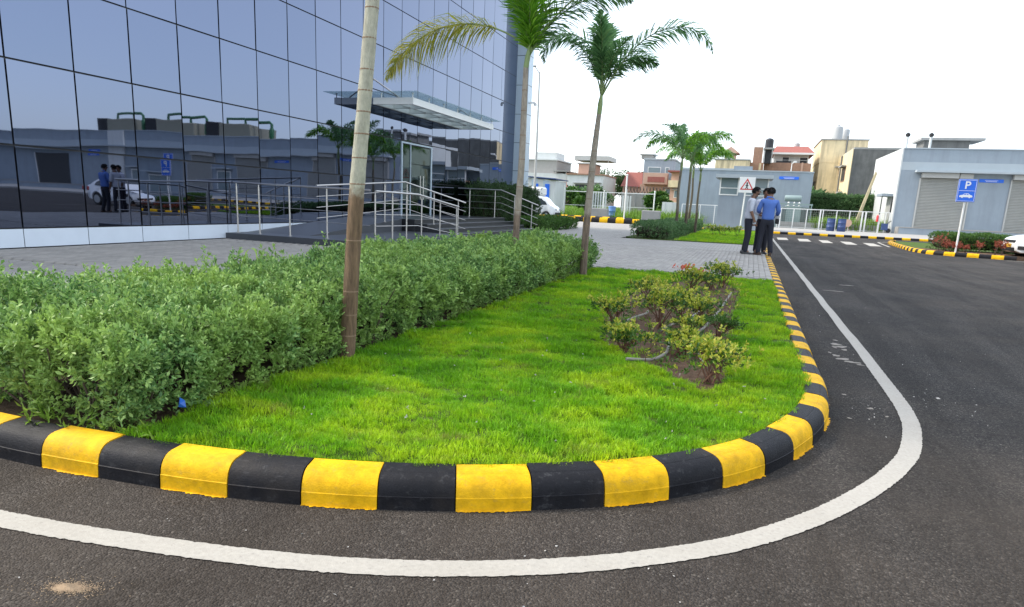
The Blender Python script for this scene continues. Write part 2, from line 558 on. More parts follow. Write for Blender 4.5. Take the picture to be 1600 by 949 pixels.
def sprigs(P, D, k, stem, L, W, spread=.9, wide=.62):
    """k leaves set round a short stem at each point; returns leaf V, F"""
    n = len(P); D = unit(D)
    sc = RNG.uniform(.7, 1.25, n)
    t = RNG.uniform(0.05, 1, (n, k)) ** .8
    base = P[:, None, :] + D[:, None, :] * (t * stem * sc[:, None])[:, :, None]
    dirs = unit(D[:, None, :] * (.35 + .6 * t[:, :, None]) + unit(RNG.normal(size=(n, k, 3))) * spread)
    LL = L * sc[:, None] * RNG.uniform(.7, 1.15, (n, k))
    return leaves(base.reshape(-1, 3), dirs.reshape(-1, 3), LL.reshape(-1), (LL * W / L).reshape(-1), wide=wide)
def vnoise(P, f, seed=0):
    """cheap smooth value noise from sines, about -1..1"""
    r = np.random.default_rng(seed); out = np.zeros(len(P))
    for i in range(6):
        k = r.normal(size=P.shape[1]) * f * (1 + .35 * i)
        out += np.sin(P @ k + r.uniform(0, 6.28)) / (1 + .25 * i)
    return out / 3.2
def join_vf(lst):
    V = []; F = []; n = 0
    for v, f in lst: V.append(v); F.append(f + n); n += len(v)
    return np.concatenate(V), np.concatenate(F)

def catmull(pts, n=12):
    P = [np.array(p, float) for p in pts]; P = [2 * P[0] - P[1]] + P + [2 * P[-1] - P[-2]]
    out = []
    for i in range(1, len(P) - 2):
        for k in range(n):
            t = k / n
            out.append(.5 * ((2 * P[i]) + (-P[i - 1] + P[i + 1]) * t + (2 * P[i - 1] - 5 * P[i] + 4 * P[i + 1] - P[i + 2]) * t * t + (-P[i - 1] + 3 * P[i] - 3 * P[i + 1] + P[i + 2]) * t ** 3))
    out.append(P[-2])
    return np.array(out)
class Path:
    def __init__(s, pts):
        s.p = np.array(pts, float); d = np.linalg.norm(np.diff(s.p, axis=0), axis=1); s.s = np.concatenate([[0], np.cumsum(d)]); s.len = s.s[-1]
    def at(s, t):
        return np.array([np.interp(t, s.s, s.p[:, 0]), np.interp(t, s.s, s.p[:, 1])])
    def tan(s, t):
        d = s.at(min(t + .02, s.len)) - s.at(max(t - .02, 0)); return d / np.linalg.norm(d)


# ------------------------------------------------------------------ the setting: ground, road, kerbs, paving, lawns
KZ = .14
o = MB().poly([(-1500, -600, -.05), (1500, -600, -.05), (1500, 2500, -.05), (-1500, 2500, -.05)]).build('ground', 'field_ground'); tag(o, 'flat earth and scrub reaching the horizon', kind='structure')
o = MB().poly([(-40, -30, 0), (95, -30, 0), (95, 60.2, 0), (-40, 60.2, 0)]).build('road', 'asphalt'); tag(o, 'dark asphalt service road', kind='structure')

KERB_PTS = [(-4.6, 2.02), (-3.7, 1.93), (-3.01, 1.905), (-2.48, 1.925), (-1.858, 1.99), (-1.254, 2.144), (-.70, 2.39), (-.222, 2.713), (.179, 3.177), (.43, 3.72), (.545, 4.15), (.60, 4.62), (.605, 5.4), (.605, 6.5)]
main_kerb = Path(np.concatenate([catmull(KERB_PTS, 14), [(.605, 44.6)]]))
KPROF = [(0.0, -.01), (.004, .052), (.0035, .055), (.0065, .0575), (.009, .075), (.015, .094), (.026, .112), (.043, .127), (.062, .1345), (.066, .1325), (.070, .136), (.15, .14), (.16, .13), (.16, -.01)]
def kerb_block(path, t0, t1, name, mat, parent, sub, rnd=True):
    """one painted block: the kerb profile swept along the path (profile x runs to the left of the path)"""
    jit = (random.uniform(-.0025, .0025), random.uniform(-.003, .003)) if rnd else (0, 0)
    n = len(KPROF); vs_ = []; c = path.at((t0 + t1) / 2)
    for i in range(sub + 1):
        t = t0 + (t1 - t0) * i / sub
        p = path.at(t); d = path.tan(t); nl = np.array([-d[1], d[0]])
        for (a, z) in KPROF:
            q = p + nl * (a + jit[0])
            vs_.append((q[0] - c[0], q[1] - c[1], z + jit[1] * (z > 0)))
    fs = []
    for i in range(sub):
        for k in range(n - 1): fs.append((i * n + k, i * n + k + 1, (i + 1) * n + k + 1, (i + 1) * n + k))
    fs.append(tuple(range(n))); fs.append(tuple(sub * n + k for k in range(n - 1, -1, -1)))
    me = MB().mesh(vs_, fs).data(name, mat, smooth=True)
    return child(name, me, parent, (c[0], c[1], 0))
def kerb(name, label, path, step=.305, phase=0.0, first_yellow=True, near=1e9):
    root = thing(name, label, None, (*path.at(0), 0)); root['kind'] = 'structure'
    t = phase; k = 0; straight = {}
    while t + step * .6 < path.len:
        t1 = min(t + step, path.len); yellow = (k % 2 == 0) == first_yellow
        mat = 'kerb_yellow' if yellow else 'kerb_black'
        d0, d1 = path.tan(t + .03), path.tan(t1 - .03)
        c = path.at((t + t1) / 2)
        if np.dot(d0, d1) > .99999 and abs(t1 - t - step) < 1e-6 and c[1] > 6.4:
            key = (yellow, k % 6)
            if key not in straight:
                p0 = Path([(-step / 2, 0), (step / 2, 0)])
                straight[key] = MB().mesh(*_straight_block(step - .004)).data('kerb_block', mat, smooth=True)
            child('kerb_block', straight[key], root, (c[0], c[1] + random.uniform(-.003, .003), random.uniform(-.005, .004)), (0, 0, math.atan2(d0[1], d0[0])))
        else:
            kerb_block(path, t + .0025, t1 - .0025, 'kerb_block', mat, root, 6 if c[1] < 6.4 else 3)
        t += step; k += 1
    return root
def _straight_block(L):
    n = len(KPROF); vs_ = [(x, a, z) for x in (-L / 2, L / 2) for (a, z) in KPROF]
    fs = [(k, k + 1, n + k + 1, n + k) for k in range(n - 1)] + [tuple(range(n)), tuple(n + k for k in range(n - 1, -1, -1))]
    return vs_, fs
# phase so that a yellow block ends at (-.70, 2.39) as in the photo
_ts = np.linspace(0, 8, 4000); _d = [np.hypot(*(main_kerb.at(t) - np.array((-.70, 2.39)))) for t in _ts]
_te = _ts[int(np.argmin(_d))]; _n = int(_te // .305); _ph = _te - _n * .305
kerb('kerb', 'yellow and black painted kerb curving round the near lawn', main_kerb, .305, _ph, first_yellow=(_n % 2 == 1))
# far kerb across the end of the road, and its continuation towards the plot on the left
kerb('kerb', 'yellow and black kerb across the far end of the road', Path([(-4.2, 45.25), (1.4, 45.3), (8.1, 46.1), (22, 46.2)]), .46)
tall = kerb('kerb', 'taller yellow and black kerb closing the far end of the paving', Path([(-14, 45.15), (-4.2, 45.25)]), .55)
for b_ in tall.children: b_.scale = (1, 1.9, 2.9); b_.location.z += .05
for b_ in kerb('kerb', 'yellow and black kerb further back by the parked van', Path([(-26, 56.0), (-9, 55.6)]), .6).children: b_.scale = (1, 1.9, 2.6)
isl = catmull([(7.1, 40.2), (6.62, 38.6), (6.35, 36), (6.12, 32.5), (6.08, 30.2), (6.2, 28.9), (6.6, 28.3), (7.3, 27.95), (8.75, 27.5)], 8)
kerb('kerb', 'yellow and black kerb round the planted bed under the parking sign', Path(isl), .36)

# white edge line (a sheet 4 mm above the asphalt, slightly ragged edges)
LINE_PTS = [(-4.4, 1.52), (-3.4, 1.49), (-2.47, 1.52), (-1.93, 1.575), (-1.39, 1.675), (-.95, 1.81), (-.53, 2.0), (-.21, 2.2), (.08, 2.44), (.36, 2.78), (.61, 3.18), (.80, 3.55), (.935, 3.9), (1.03, 4.35), (1.065, 4.75), (1.075, 5.2), (1.09, 6.2), (1.09, 7.2)]
lp = Path(np.concatenate([catmull(LINE_PTS, 10), [(1.085, 44.0)]]))
def line_sheet(name, path, w, z=.004, step=.012, fine_to=9.0, label=None):
    ts = []; t = 0
    while t < path.len: ts.append(t); t += step if t < fine_to else .25
    ts.append(path.len)
    V = []; 
    for i, t in enumerate(ts):
        p = path.at(t); d = path.tan(t); nl = np.array([-d[1], d[0]])
        ra, rb = random.gauss(0, .0016), random.gauss(0, .0016)
        wob = .004 * math.sin(t * 3.1) 
        V.append((*(p + nl * (w / 2 + ra + wob)), z)); V.append((*(p - nl * (w / 2 + rb - wob)), z))
    F = np.array([(2 * i, 2 * i + 1, 2 * i + 3, 2 * i + 2) for i in range(len(ts) - 1)])
    o = np_obj(name, np.array(V), F, 'line_paint'); tag(o, label, kind='structure'); return o
# yellow paint brushed over onto the asphalt at the foot of the yellow blocks
spV, spF = [], []
t = _ph; kk = 0
while t < 8.6:
    if (kk % 2 == 0) == (_n % 2 == 1):
        n_ = 46; k_ = len(spV); dr = 0.0
        for i in range(n_ + 1):
            tt = t + .004 + .297 * i / n_; p = main_kerb.at(tt); d = main_kerb.tan(tt); nl = np.array([d[1], -d[0]])
            dr = max(.0005, min(.016, dr * .55 + abs(random.gauss(.0, .0045)) + (.012 if random.random() < .03 else 0)))
            a_ = p - nl * .006; b_ = p + nl * dr; spV += [(a_[0], a_[1], .0025), (b_[0], b_[1], .0025)]
        spF += [(k_ + 2 * i, k_ + 2 * i + 1, k_ + 2 * i + 3, k_ + 2 * i + 2) for i in range(n_)]
    t += .305; kk += 1
tag(np_obj('paint_spill', np.array(spV), np.array(spF), 'kerb_yellow'), 'ragged yellow paint on the asphalt at the foot of the near kerb', kind='stuff')
line_sheet('road_marking', lp, .099, label='white edge line following the near kerb round the corner')
mk = [[(1.37, 38.16), (1.85, 38.4), (1.8, 35.27), (1.31, 34.8)], [(2.36, 38.1), (2.87, 38.3), (2.79, 34.9), (2.24, 34.4)], [(3.33, 37.8), (3.76, 37.8), (3.70, 34.5), (3.22, 34.2)], [(4.3, 37.5), (4.78, 37.5), (4.66, 34.1), (4.15, 33.8)], [(5.28, 37.2), (5.75, 37.1), (5.6, 33.8), (5.06, 33.4)]]
for q in mk:
    o = MB().poly([(a, b, .004) for a, b in q]).build('zebra_stripe', 'line_paint'); tag(o, 'white stripe of the pedestrian crossing', kind='structure')
line_sheet('road_marking', Path([(7.4, 41.2), (6.3, 39.4), (6.05, 36.5), (5.85, 33.5)]), .1, fine_to=0, label='white line beside the planted bed kerb')
line_sheet('road_marking', Path([(8.3, 27.1), (9.6, 26.4), (11.2, 25.2)]), .1, fine_to=0, label='white parking bay line beside the white car')

def blotch(name, mat, cx, cy, rx, ry, z, label, seed, ang=0, n=40, rag=.35):
    r = random.Random(seed); pts = []
    ph = [r.uniform(0, 6.28) for _ in range(5)]
    for i in range(n):
        a = 2 * math.pi * i / n
        k = 1 + rag * sum(math.sin(a * (j + 2) + ph[j]) / (j + 1.2) for j in range(5)) * .6
        x, y = rx * k * math.cos(a), ry * k * math.sin(a)
        pts.append((cx + x * math.cos(ang) - y * math.sin(ang), cy + x * math.sin(ang) + y * math.cos(ang), z))
    o = MB().poly(pts).build(name, mat); return tag(o, label, kind='stuff')
# low heap of spilt sand: a shallow dome of grains, not a painted patch
P2 = np.concatenate([RNG.normal(size=(1500, 2)) * np.array([.017, .009]), RNG.normal(size=(900, 2)) * np.array([.034, .015]) + np.array([.018, .004]), RNG.normal(size=(260, 2)) * np.array([.07, .035])]); P2 = P2 @ np.array([[1, .25], [-.1, 1]])
rr = np.hypot(P2[:, 0] / .03, P2[:, 1] / .016)
zz = .006 * np.exp(-rr ** 2) + .001
C3 = np.stack([P2[:, 0] - 1.83, P2[:, 1] + 1.30, zz], 1)
tet = np.array([[1, 1, 1], [1, -1, -1], [-1, 1, -1], [-1, -1, 1]]) * .0011
V = (C3[:, None, :] + tet[None] * RNG.uniform(.6, 1.5, (len(C3), 1, 1))).reshape(-1, 3)
F = (np.arange(len(C3))[:, None, None] * 4 + np.array([[0, 1, 2], [0, 3, 1], [0, 2, 3], [1, 3, 2]])[None]).reshape(-1, 3)
tag(np_obj('sand', V, F, 'sand'), 'small pale heap of sand on the asphalt near the camera', kind='stuff')
for i, (cx, cy, rx, ry, an) in enumerate([(.90, 7.02, .035, .07, .3), (.93, 6.90, .05, .05, .6), (.87, 6.86, .02, .05, 0), (.945, 6.76, .03, .03, 0), (.84, 6.43, .025, .05, -.2), (.88, 6.30, .045, .05, .4), (.94, 6.20, .06, .035, .1), (.99, 6.12, .03, .02, 0), (.80, 6.55, .012, .03, 0), (.92, 7.25, .02, .03, 0), (.74, 5.0, .012, .02, 0), (.86, 4.7, .018, .02, .3), (.93, 4.55, .01, .015, 0), (.70, 4.4, .01, .014, 0), (1.42, 12.2, .16, .04, 0), (1.75, 13.4, .1, .05, .1)]):
    blotch('paint_patch', 'paint_scuff', cx, cy, rx, ry, .003, 'worn pale paint patch beside the white line', i + 3, an, 60, .5)
# flakes and grit scattered on the road
pts = []
for cx, cy, sx, sy, n in [(-.6, 1.75, 1.6, .25, 40), (-.2, 2.15, 1.0, .2, 30), (1.35, 5.0, .25, .5, 40), (.85, 4.6, .12, .5, 40), (1.2, 8, .8, 2.5, 30), (-1.5, 1.3, .8, .2, 16), (2, 6, 1.2, 2, 16)]:
    pts.append(np.stack([RNG.normal(cx, sx * .6, n), RNG.normal(cy, sy * .6, n), np.full(n, .003)], 1))
pts = np.concatenate(pts)
kd = np.array([min(np.hypot(*(main_kerb.at(t) - p[:2])) for t in np.arange(0, 12, .1)) for p in pts])
pts = pts[kd > .12]; s_ = RNG.uniform(.002, .008, len(pts)) * np.where(RNG.random(len(pts)) < .06, 2.2, 1)
V, F = leaves(pts - np.array([0, 0, 0]), np.concatenate([RNG.normal(size=(len(pts), 2)), RNG.uniform(.05, .3, (len(pts), 1))], 1), s_ * 2, s_ * 1.2, fold=.1, up=(0, 0, 1))
tag(np_obj('debris', V, F, 'flake_white'), 'pale flakes and grit scattered on the asphalt', kind='stuff')

# paving apron between the building and the road
pav_poly = [(-11.02, -6), (-4.05, -6), (-4.05, 11.92), (.445, 11.92), (.445, 24.45), (-4.35, 24.25), (-4.6, 44.98), (-40, 44.98), (-40, 34.5), (-11.02, 34.5)]
pav = MB().prism(pav_poly[::-1], -.02, .128, 'paver_far').build('paving'); tag(pav, 'grey interlocking block paving in front of the building', kind='structure'); WORLD_LOC[pav.name] = Vector((0, 0, 0))
bmd = bmesh.new(); bmesh.ops.create_cube(bmd, size=1)
for v in bmd.verts: v.co = Vector((v.co.x * .096, v.co.y * .196, v.co.z * .02 ))
bmesh.ops.bevel(bmd, geom=[e for e in bmd.edges if all(v.co.z > 0 for v in e.verts)], offset=.004, segments=1, affect='EDGES')
pv_me = bpy.data.meshes.new('paver'); bmd.to_mesh(pv_me); bmd.free(); pv_me.materials.append(MATS['paver'])
pvV = np.array([v.co[:] for v in pv_me.vertices]); pvF = [tuple(p.vertices) for p in pv_me.polygons]
cells = []
for i in range(0, 145):
    x = .445 - .05 - i * .1
    if x < -10.9: break
    off = .1 if i % 2 else 0
    y = 11.92 + .1 + off - .2
    while y < 24.3:
        if y - .1 > 11.9: cells.append((x, y))
        y += .2
for i in range(0, 68):                                  # strip in front of the glass facade, nearer the camera
    x = -4.1 - i * .1; y = 6.6 + (.1 if i % 2 else 0)
    while y < 11.85:
        if x > -10.95: cells.append((x, y))
        y += .2
cells = np.array([c for c in cells if not (c[0] < -7.1 and c[1] > 12.05)])
dist = np.hypot(cells[:, 0], cells[:, 1])
seen = (cells[:, 1] > 11.9) & (cells[:, 0] > -2.3)
order = np.argsort(np.where(seen, dist, 1e6))
for j in order[:300]:
    x, y = cells[j]
    child('paver', pv_me, pav, (x, y, KZ - .01 + random.uniform(-.0015, .0015)), (random.uniform(-.006, .006), random.uniform(-.006, .006), random.uniform(-.006, .006)))
rest = cells[order[300:]]
rest = rest[(np.hypot(rest[:, 0], rest[:, 1]) < 20)]
zj = RNG.uniform(-.0015, .0015, len(rest))
base = np.stack([rest[:, 0], rest[:, 1], KZ - .01 + zj], 1)
Vv = (base[:, None, :] + pvV[None]).reshape(-1, 3)
tri = []
for f in pvF:
    for q in range(1, len(f) - 1): tri.append((f[0], f[q], f[q + 1]))
tri = np.array(tri); Ff = (np.arange(len(rest))[:, None, None] * len(pvV) + tri[None]).reshape(-1, 3)
o = np_obj('paver', Vv, Ff, 'paver', pav); o['kind'] = 'stuff'

# lawn inside the near kerb: undulating turf over soil
def inner_kerb(t, off=.155):
    p = main_kerb.at(t); d = main_kerb.tan(t); return p + np.array([-d[1], d[0]]) * off
ts = np.arange(0, main_kerb.len, .05)
IK = np.array([inner_kerb(t) for t in ts])
def poly_contains(poly, P):
    x, y = P[:, 0], P[:, 1]; c = np.zeros(len(P), bool); n = len(poly)
    for i in range(n):
        x0, y0 = poly[i]; x1, y1 = poly[(i + 1) % n]
        m_ = ((y0 > y) != (y1 > y)) & (x < (x1 - x0) * (y - y0) / (y1 - y0 + 1e-12) + x0)
        c ^= m_
    return c
k0 = [tuple(p) for p in IK if p[1] < 11.9]
lawn_poly = k0 + [(.445, 11.90), (-2.3, 11.90), (-4.04, 11.90), (-4.04, 2.15)]
def turf_z(P):
    """height of the turf above the kerb top: tufty billows"""
    w = P * np.array([1.0, 1.9])
    return .012 + .024 * vnoise(w, 6, 1) + .014 * vnoise(w, 13, 2)
BED = np.array([(-1.30, 6.9), (-1.12, 5.75), (-.95, 5.2), (-.68, 4.75), (-.36, 4.45), (-.16, 4.13), (-.05, 4.35), (-.04, 5.4), (-.06, 7.2), (-.02, 9.6), (-.15, 10.6), (-.75, 11.0), (-1.25, 9.4), (-1.42, 8.0)])
bed_c = catmull([*BED, BED[0]], 6)
xs = np.arange(-4.05, .5, .05); ys = np.arange(1.9, 11.95, .06)
gx, gy = np.meshgrid(xs, ys); G = np.stack([gx.ravel(), gy.ravel()], 1)
ins = poly_contains(lawn_poly, G)
bed_in = poly_contains(bed_c, G)
hz = KZ - .035 + turf_z(G)
hz[bed_in] = KZ - .03 + .012 * vnoise(G[bed_in], 12, 5)
hz[G[:, 0] < -2.45] = KZ - .04 + .01 * vnoise(G[G[:, 0] < -2.45], 10, 6)
W_ = len(xs)
idx = np.arange(len(G)).reshape(len(ys), W_)
q = np.stack([idx[:-1, :-1], idx[:-1, 1:], idx[1:, 1:], idx[1:, :-1]], -1).reshape(-1, 4)
q = q[ins[q].sum(1) >= 3]
lawn = np_obj('lawn', np.column_stack([G, hz]), q, 'lawn_soil'); tag(lawn, 'near lawn of rough turf inside the curved kerb', kind='structure')
cen = np.array([G[f].mean(0) for f in q])
lawn.data.materials.append(MATS['soil']); lawn.data.materials.append(MATS['litter_soil'])
mi = np.where(poly_contains(bed_c, cen), 1, np.where(cen[:, 0] < -2.45, 2, 0)).astype(np.int32)
lawn.data.polygons.foreach_set('material_index', mi)
lawn.data.polygons.foreach_set('use_smooth', np.ones(len(q), bool))
# soil fill below the lawn so that the edge has depth
o = MB().prism([(p[0], p[1]) for p in lawn_poly[::3]], -.02, .08, 'litter_soil').build('soil'); tag(o, 'earth under the near lawn', kind='structure')

# ---- grass: tufts of blades spread by geometry nodes
def make_grassmat(name, stops, dry):
    m, nt, b = _nodes(name)
    g = nt.nodes.new('ShaderNodeNewGeometry')
    p = g.outputs['Position']
    f = _ramp(nt, g.outputs['Random Per Island'], [(0, .62), (1, 1.3)])
    cs = _ramp(nt, _noise(nt, 1.9, 5, .65, _pos(nt, (1, 1.3, 1))), stops)
    cs = _mul(nt, cs, f)
    d = _ramp(nt, _noise(nt, 2.7, 6, .7, _pos(nt, (1, 1.8, 1))), [(.57, 0.0), (.72, .85)])
    cs = _mix(nt, d, cs, dry)
    nt.links.new(cs, b.inputs['Base Color'])
    b.inputs['Roughness'].default_value = .5; b.inputs['Specular IOR Level'].default_value = .3
    t = nt.nodes.new('ShaderNodeBsdfTranslucent'); nt.links.new(cs, t.inputs[0])
    ms = nt.nodes.new('ShaderNodeMixShader'); ms.inputs[0].default_value = .4
    nt.links.new(b.outputs[0], ms.inputs[1]); nt.links.new(t.outputs[0], ms.inputs[2])
    nt.links.new(ms.outputs[0], nt.nodes['Material Output'].inputs[0])
    MATS[name] = m
make_grassmat('grass_blade', [(.28, (.075, .245, .008)), (.46, (.185, .42, .012)), (.64, (.42, .59, .018))], (.26, .22, .07))
make_grassmat('field_blade', [(.3, (.10, .22, .025)), (.5, (.16, .30, .035)), (.7, (.24, .34, .06))], (.30, .25, .10))
def tuft_mesh(name, n, rad, h, w, mat, seed):
    r = np.random.default_rng(seed); V = []; F = []
    for i in range(n):
        a = r.uniform(0, 6.28); rr = rad * math.sqrt(r.uniform(0, 1)); b = np.array([rr * math.cos(a), rr * math.sin(a), -.01])
        az = a + r.normal() * .9; ln = h * r.uniform(.55, 1.2); lean = r.uniform(.08, .75)
        d = np.array([math.cos(az), math.sin(az), 0]); s = np.array([-d[1], d[0], 0]) * w * r.uniform(.7, 1.2) * .5
        m1 = b + d * ln * lean * .3 + np.array([0, 0, ln * .6]); tp = b + d * ln * lean + np.array([0, 0, ln * (1 - .35 * lean)])
        k = len(V); V += [b - s, b + s, m1 + s * .85, m1 - s * .85, tp]
        F += [(k, k + 1, k + 2), (k, k + 2, k + 3), (k + 3, k + 2, k + 4)]
    return np_mesh(name, np.array(V), np.array(F), mat)
def scatter(name, label, P, rot, scl, tufts, kind='stuff', parent=None):
    """point cloud mesh + geometry nodes that put one of the tufts on every point"""
    col = bpy.data.collections.new(name + '_source')
    for t in tufts: col.objects.link(bpy.data.objects.new('tuft', t))
    me = bpy.data.meshes.new(name); me.vertices.add(len(P)); me.vertices.foreach_set('co', P.astype(np.float32).ravel())
    a = me.attributes.new('rot', 'FLOAT_VECTOR', 'POINT'); a.data.foreach_set('vector', rot.astype(np.float32).ravel())
    a = me.attributes.new('scl', 'FLOAT', 'POINT'); a.data.foreach_set('value', scl.astype(np.float32))
    o = bpy.data.objects.new(name, me); COL.objects.link(o)
    ng = bpy.data.node_groups.new(name + '_scatter', 'GeometryNodeTree')
    ng.interface.new_socket('Geometry', in_out='INPUT', socket_type='NodeSocketGeometry')
    ng.interface.new_socket('Geometry', in_out='OUTPUT', socket_type='NodeSocketGeometry')
    N = ng.nodes; gi = N.new('NodeGroupInput'); go = N.new('NodeGroupOutput')
    iop = N.new('GeometryNodeInstanceOnPoints'); ci = N.new('GeometryNodeCollectionInfo')
    ci.inputs['Collection'].default_value = col; ci.inputs['Separate Children'].default_value = True; ci.inputs['Reset Children'].default_value = True
    ar = N.new('GeometryNodeInputNamedAttribute'); ar.data_type = 'FLOAT_VECTOR'; ar.inputs['Name'].default_value = 'rot'
    as_ = N.new('GeometryNodeInputNamedAttribute'); as_.data_type = 'FLOAT'; as_.inputs['Name'].default_value = 'scl'
    L = ng.links
    L.new(gi.outputs[0], iop.inputs['Points']); L.new(ci.outputs[0], iop.inputs['Instance'])
    iop.inputs['Pick Instance'].default_value = True
    L.new(ar.outputs['Attribute'], iop.inputs['Rotation']); L.new(as_.outputs['Attribute'], iop.inputs['Scale'])
    L.new(iop.outputs[0], go.inputs[0])
    md = o.modifiers.new('scatter', 'NODES'); md.node_group = ng
    tag(o, label, kind=kind)
    if parent is not None: o.parent = parent
    return o
def rand_in(poly, n):
    poly = np.array(poly); lo, hi = poly.min(0), poly.max(0); out = []
    while sum(len(a) for a in out) < n:
        P = RNG.uniform(lo, hi, (n * 2, 2)); out.append(P[poly_contains(poly, P)])
    return np.concatenate(out)[:n]
TU = [tuft_mesh('tuft', 38, .045, .037, .0030, 'grass_blade', s) for s in range(6)]
TF = [tuft_mesh('tuft', 26, .08, .055, .007, 'grass_blade', s + 20) for s in range(4)]
TW = [tuft_mesh('tuft', 26, .16, .42, .020, 'field_blade', s + 40) for s in range(5)]
def lawn_points(poly, n, zf, edge_bed=None):
    P = rand_in(poly, n)
    if edge_bed is not None:
        inb = poly_contains(edge_bed, P); keep = ~inb | (RNG.random(len(P)) < .04); P = P[keep]
    z = zf(P)
    # blades comb over with the billows
    e = .03
    gxx = (turf_z(P + np.array([e, 0])) - turf_z(P - np.array([e, 0]))) / (2 * e); gyy = (turf_z(P + np.array([0, e])) - turf_z(P - np.array([0, e]))) / (2 * e)
    rot = np.column_stack([gyy * 1.3 + RNG.normal(0, .18, len(P)) - .25 * vnoise(P, 3, 8), -gxx * 1.3 + RNG.normal(0, .18, len(P)) + .25 * vnoise(P, 3, 9), RNG.uniform(0, 6.28, len(P))])
    return np.column_stack([P, z]), rot
near_poly = [p for p in k0 if p[1] < 6.0] + [(.445, 6.0), (-2.5, 6.0), (-2.5, 2.12)]
near_poly = [p for p in near_poly if p[0] > -2.55]
far_poly = [(.445, 6.0), (.445, 11.90), (-2.5, 11.90), (-2.5, 6.0)]
gz = lambda P: KZ - .025 + turf_z(P)
P, rt = lawn_points(near_poly, 11500, gz, bed_c)
scl = RNG.uniform(.65, 1.1, len(P)) * (1 + .38 * vnoise(P[:, :2], 4.5, 11))
P2_, rt2 = lawn_points(far_poly, 6500, gz, bed_c)
pa = np.concatenate([P, P2_]); ra = np.concatenate([rt, rt2]); sa = np.concatenate([scl, RNG.uniform(.8, 1.25, len(P2_)) * (1 + .2 * vnoise(P2_[:, :2], 4, 11))])
scatter('grass', 'thick bright green grass of the near lawn', pa, ra, np.clip(sa, .45, 1.6), TU)

# ------------------------------------------------------------------ mid bed beyond the paving
mid_poly = [(.445, 24.5), (.445, 42.5), (-4.3, 42.5), (-4.35, 33), (-4.3, 25.2), (-3.9, 24.35)]
o = MB().prism(mid_poly, -.02, .15, 'lawn_soil').build('lawn'); tag(o, 'far lawn beyond the block paving', kind='structure')
P = rand_in([(.42, 24.55), (.42, 42), (-2.4, 42), (-2.4, 24.6)], 4200)
scatter('grass', 'mown grass of the far lawn beyond the paving', np.column_stack([P, np.full(len(P), .145)]), np.column_stack([RNG.normal(0, .2, (len(P), 2)), RNG.uniform(0, 6.28, len(P))]), RNG.uniform(.9, 1.5, len(P)), TF)
# pavement, verges and waste ground behind the far kerb
o = MB().prism([(-2.6, 45.5), (1.4, 45.48), (8.1, 46.27), (40, 46.4), (90, 46.4), (90, 59.8), (-2.6, 59.9)], -.02, .135, 'concrete_light').build('pavement'); tag(o, 'pale concrete pavement behind the far kerb', kind='structure')
o = MB().prism([(-30, 45.35), (-2.65, 45.46), (-2.65, 48.4), (-30, 48.4)], -.02, .13, 'field_ground').build('verge'); tag(o, 'weedy verge behind the far kerb', kind='structure')
P = np.concatenate([rand_in([(-30, 45.7), (-2.9, 45.7), (-2.9, 60), (-30, 60)], 2600), rand_in([(-42, 60), (-4.5, 60), (-4.5, 100), (-42, 100)], 5200), rand_in([(4.9, 60.6), (10, 60.6), (10, 69), (4.9, 69)], 420)])
P = P[(P[:, 1] < 48.2) | (P[:, 1] > 56.3)]; zb = np.where(P[:, 1] < 48.5, .12, -.06)
sc = np.where(P[:, 1] < 60, .7, 2.0) * RNG.uniform(.7, 1.8, len(P)) * (1 + .7 * np.clip(vnoise(P, .35, 4), -.6, 1))
sc = np.where((P[:, 1] < 52), sc * .55, sc)
scatter('weeds', 'tall weeds and rough grass on the waste ground', np.column_stack([P, zb]), np.column_stack([RNG.normal(0, .15, (len(P), 2)), RNG.uniform(0, 6.28, len(P))]), np.clip(sc, .2, 3), TW)

# ------------------------------------------------------------------ hedges
leafmat('hedge_leaf', [(.055, .13, .038), (.16, .315, .085), (.36, .52, .16)], .25, .5, patch=(.34, .49, .095), patch_scale=2.2)
leafmat('dark_leaf', [(.018, .045, .012), (.03, .075, .018), (.06, .12, .03)], .2, .45)
leafmat('mid_leaf', [(.05, .115, .04), (.09, .19, .065), (.17, .28, .105)], .25, .5)
leafmat('island_leaf', [(.03, .085, .014), (.055, .14, .02), (.11, .21, .035)], .25, .5)
leafmat('red_leaf', [(.22, .045, .03), (.34, .085, .05), (.42, .16, .09)], .3, .5)
leafmat('croton_leaf', [(.14, .26, .02), (.38, .44, .04), (.66, .58, .10)], .3, .4)
leafmat('croton_dark', [(.03, .08, .012), (.055, .14, .02), (.12, .22, .03)], .25, .4)
leafmat('flower_red', [(.6, .06, .04), (.7, .12, .06), (.75, .2, .1)], .3, .5)
leafmat('weed_leaf', [(.16, .30, .03), (.24, .40, .05), (.34, .48, .08)], .4, .4)
leafmat('tree_leaf', [(.025, .065, .018), (.045, .10, .025), (.085, .15, .04)], .3, .5)
leafmat('frond_leaf', [(.09, .20, .08), (.15, .31, .12), (.25, .42, .16)], .55, .35)
leafmat('frond_bright', [(.10, .27, .02), (.19, .42, .035), (.32, .55, .06)], .55, .35)
leafmat('frond_yellow', [(.27, .32, .04), (.46, .45, .07), (.60, .52, .11)], .5, .4)

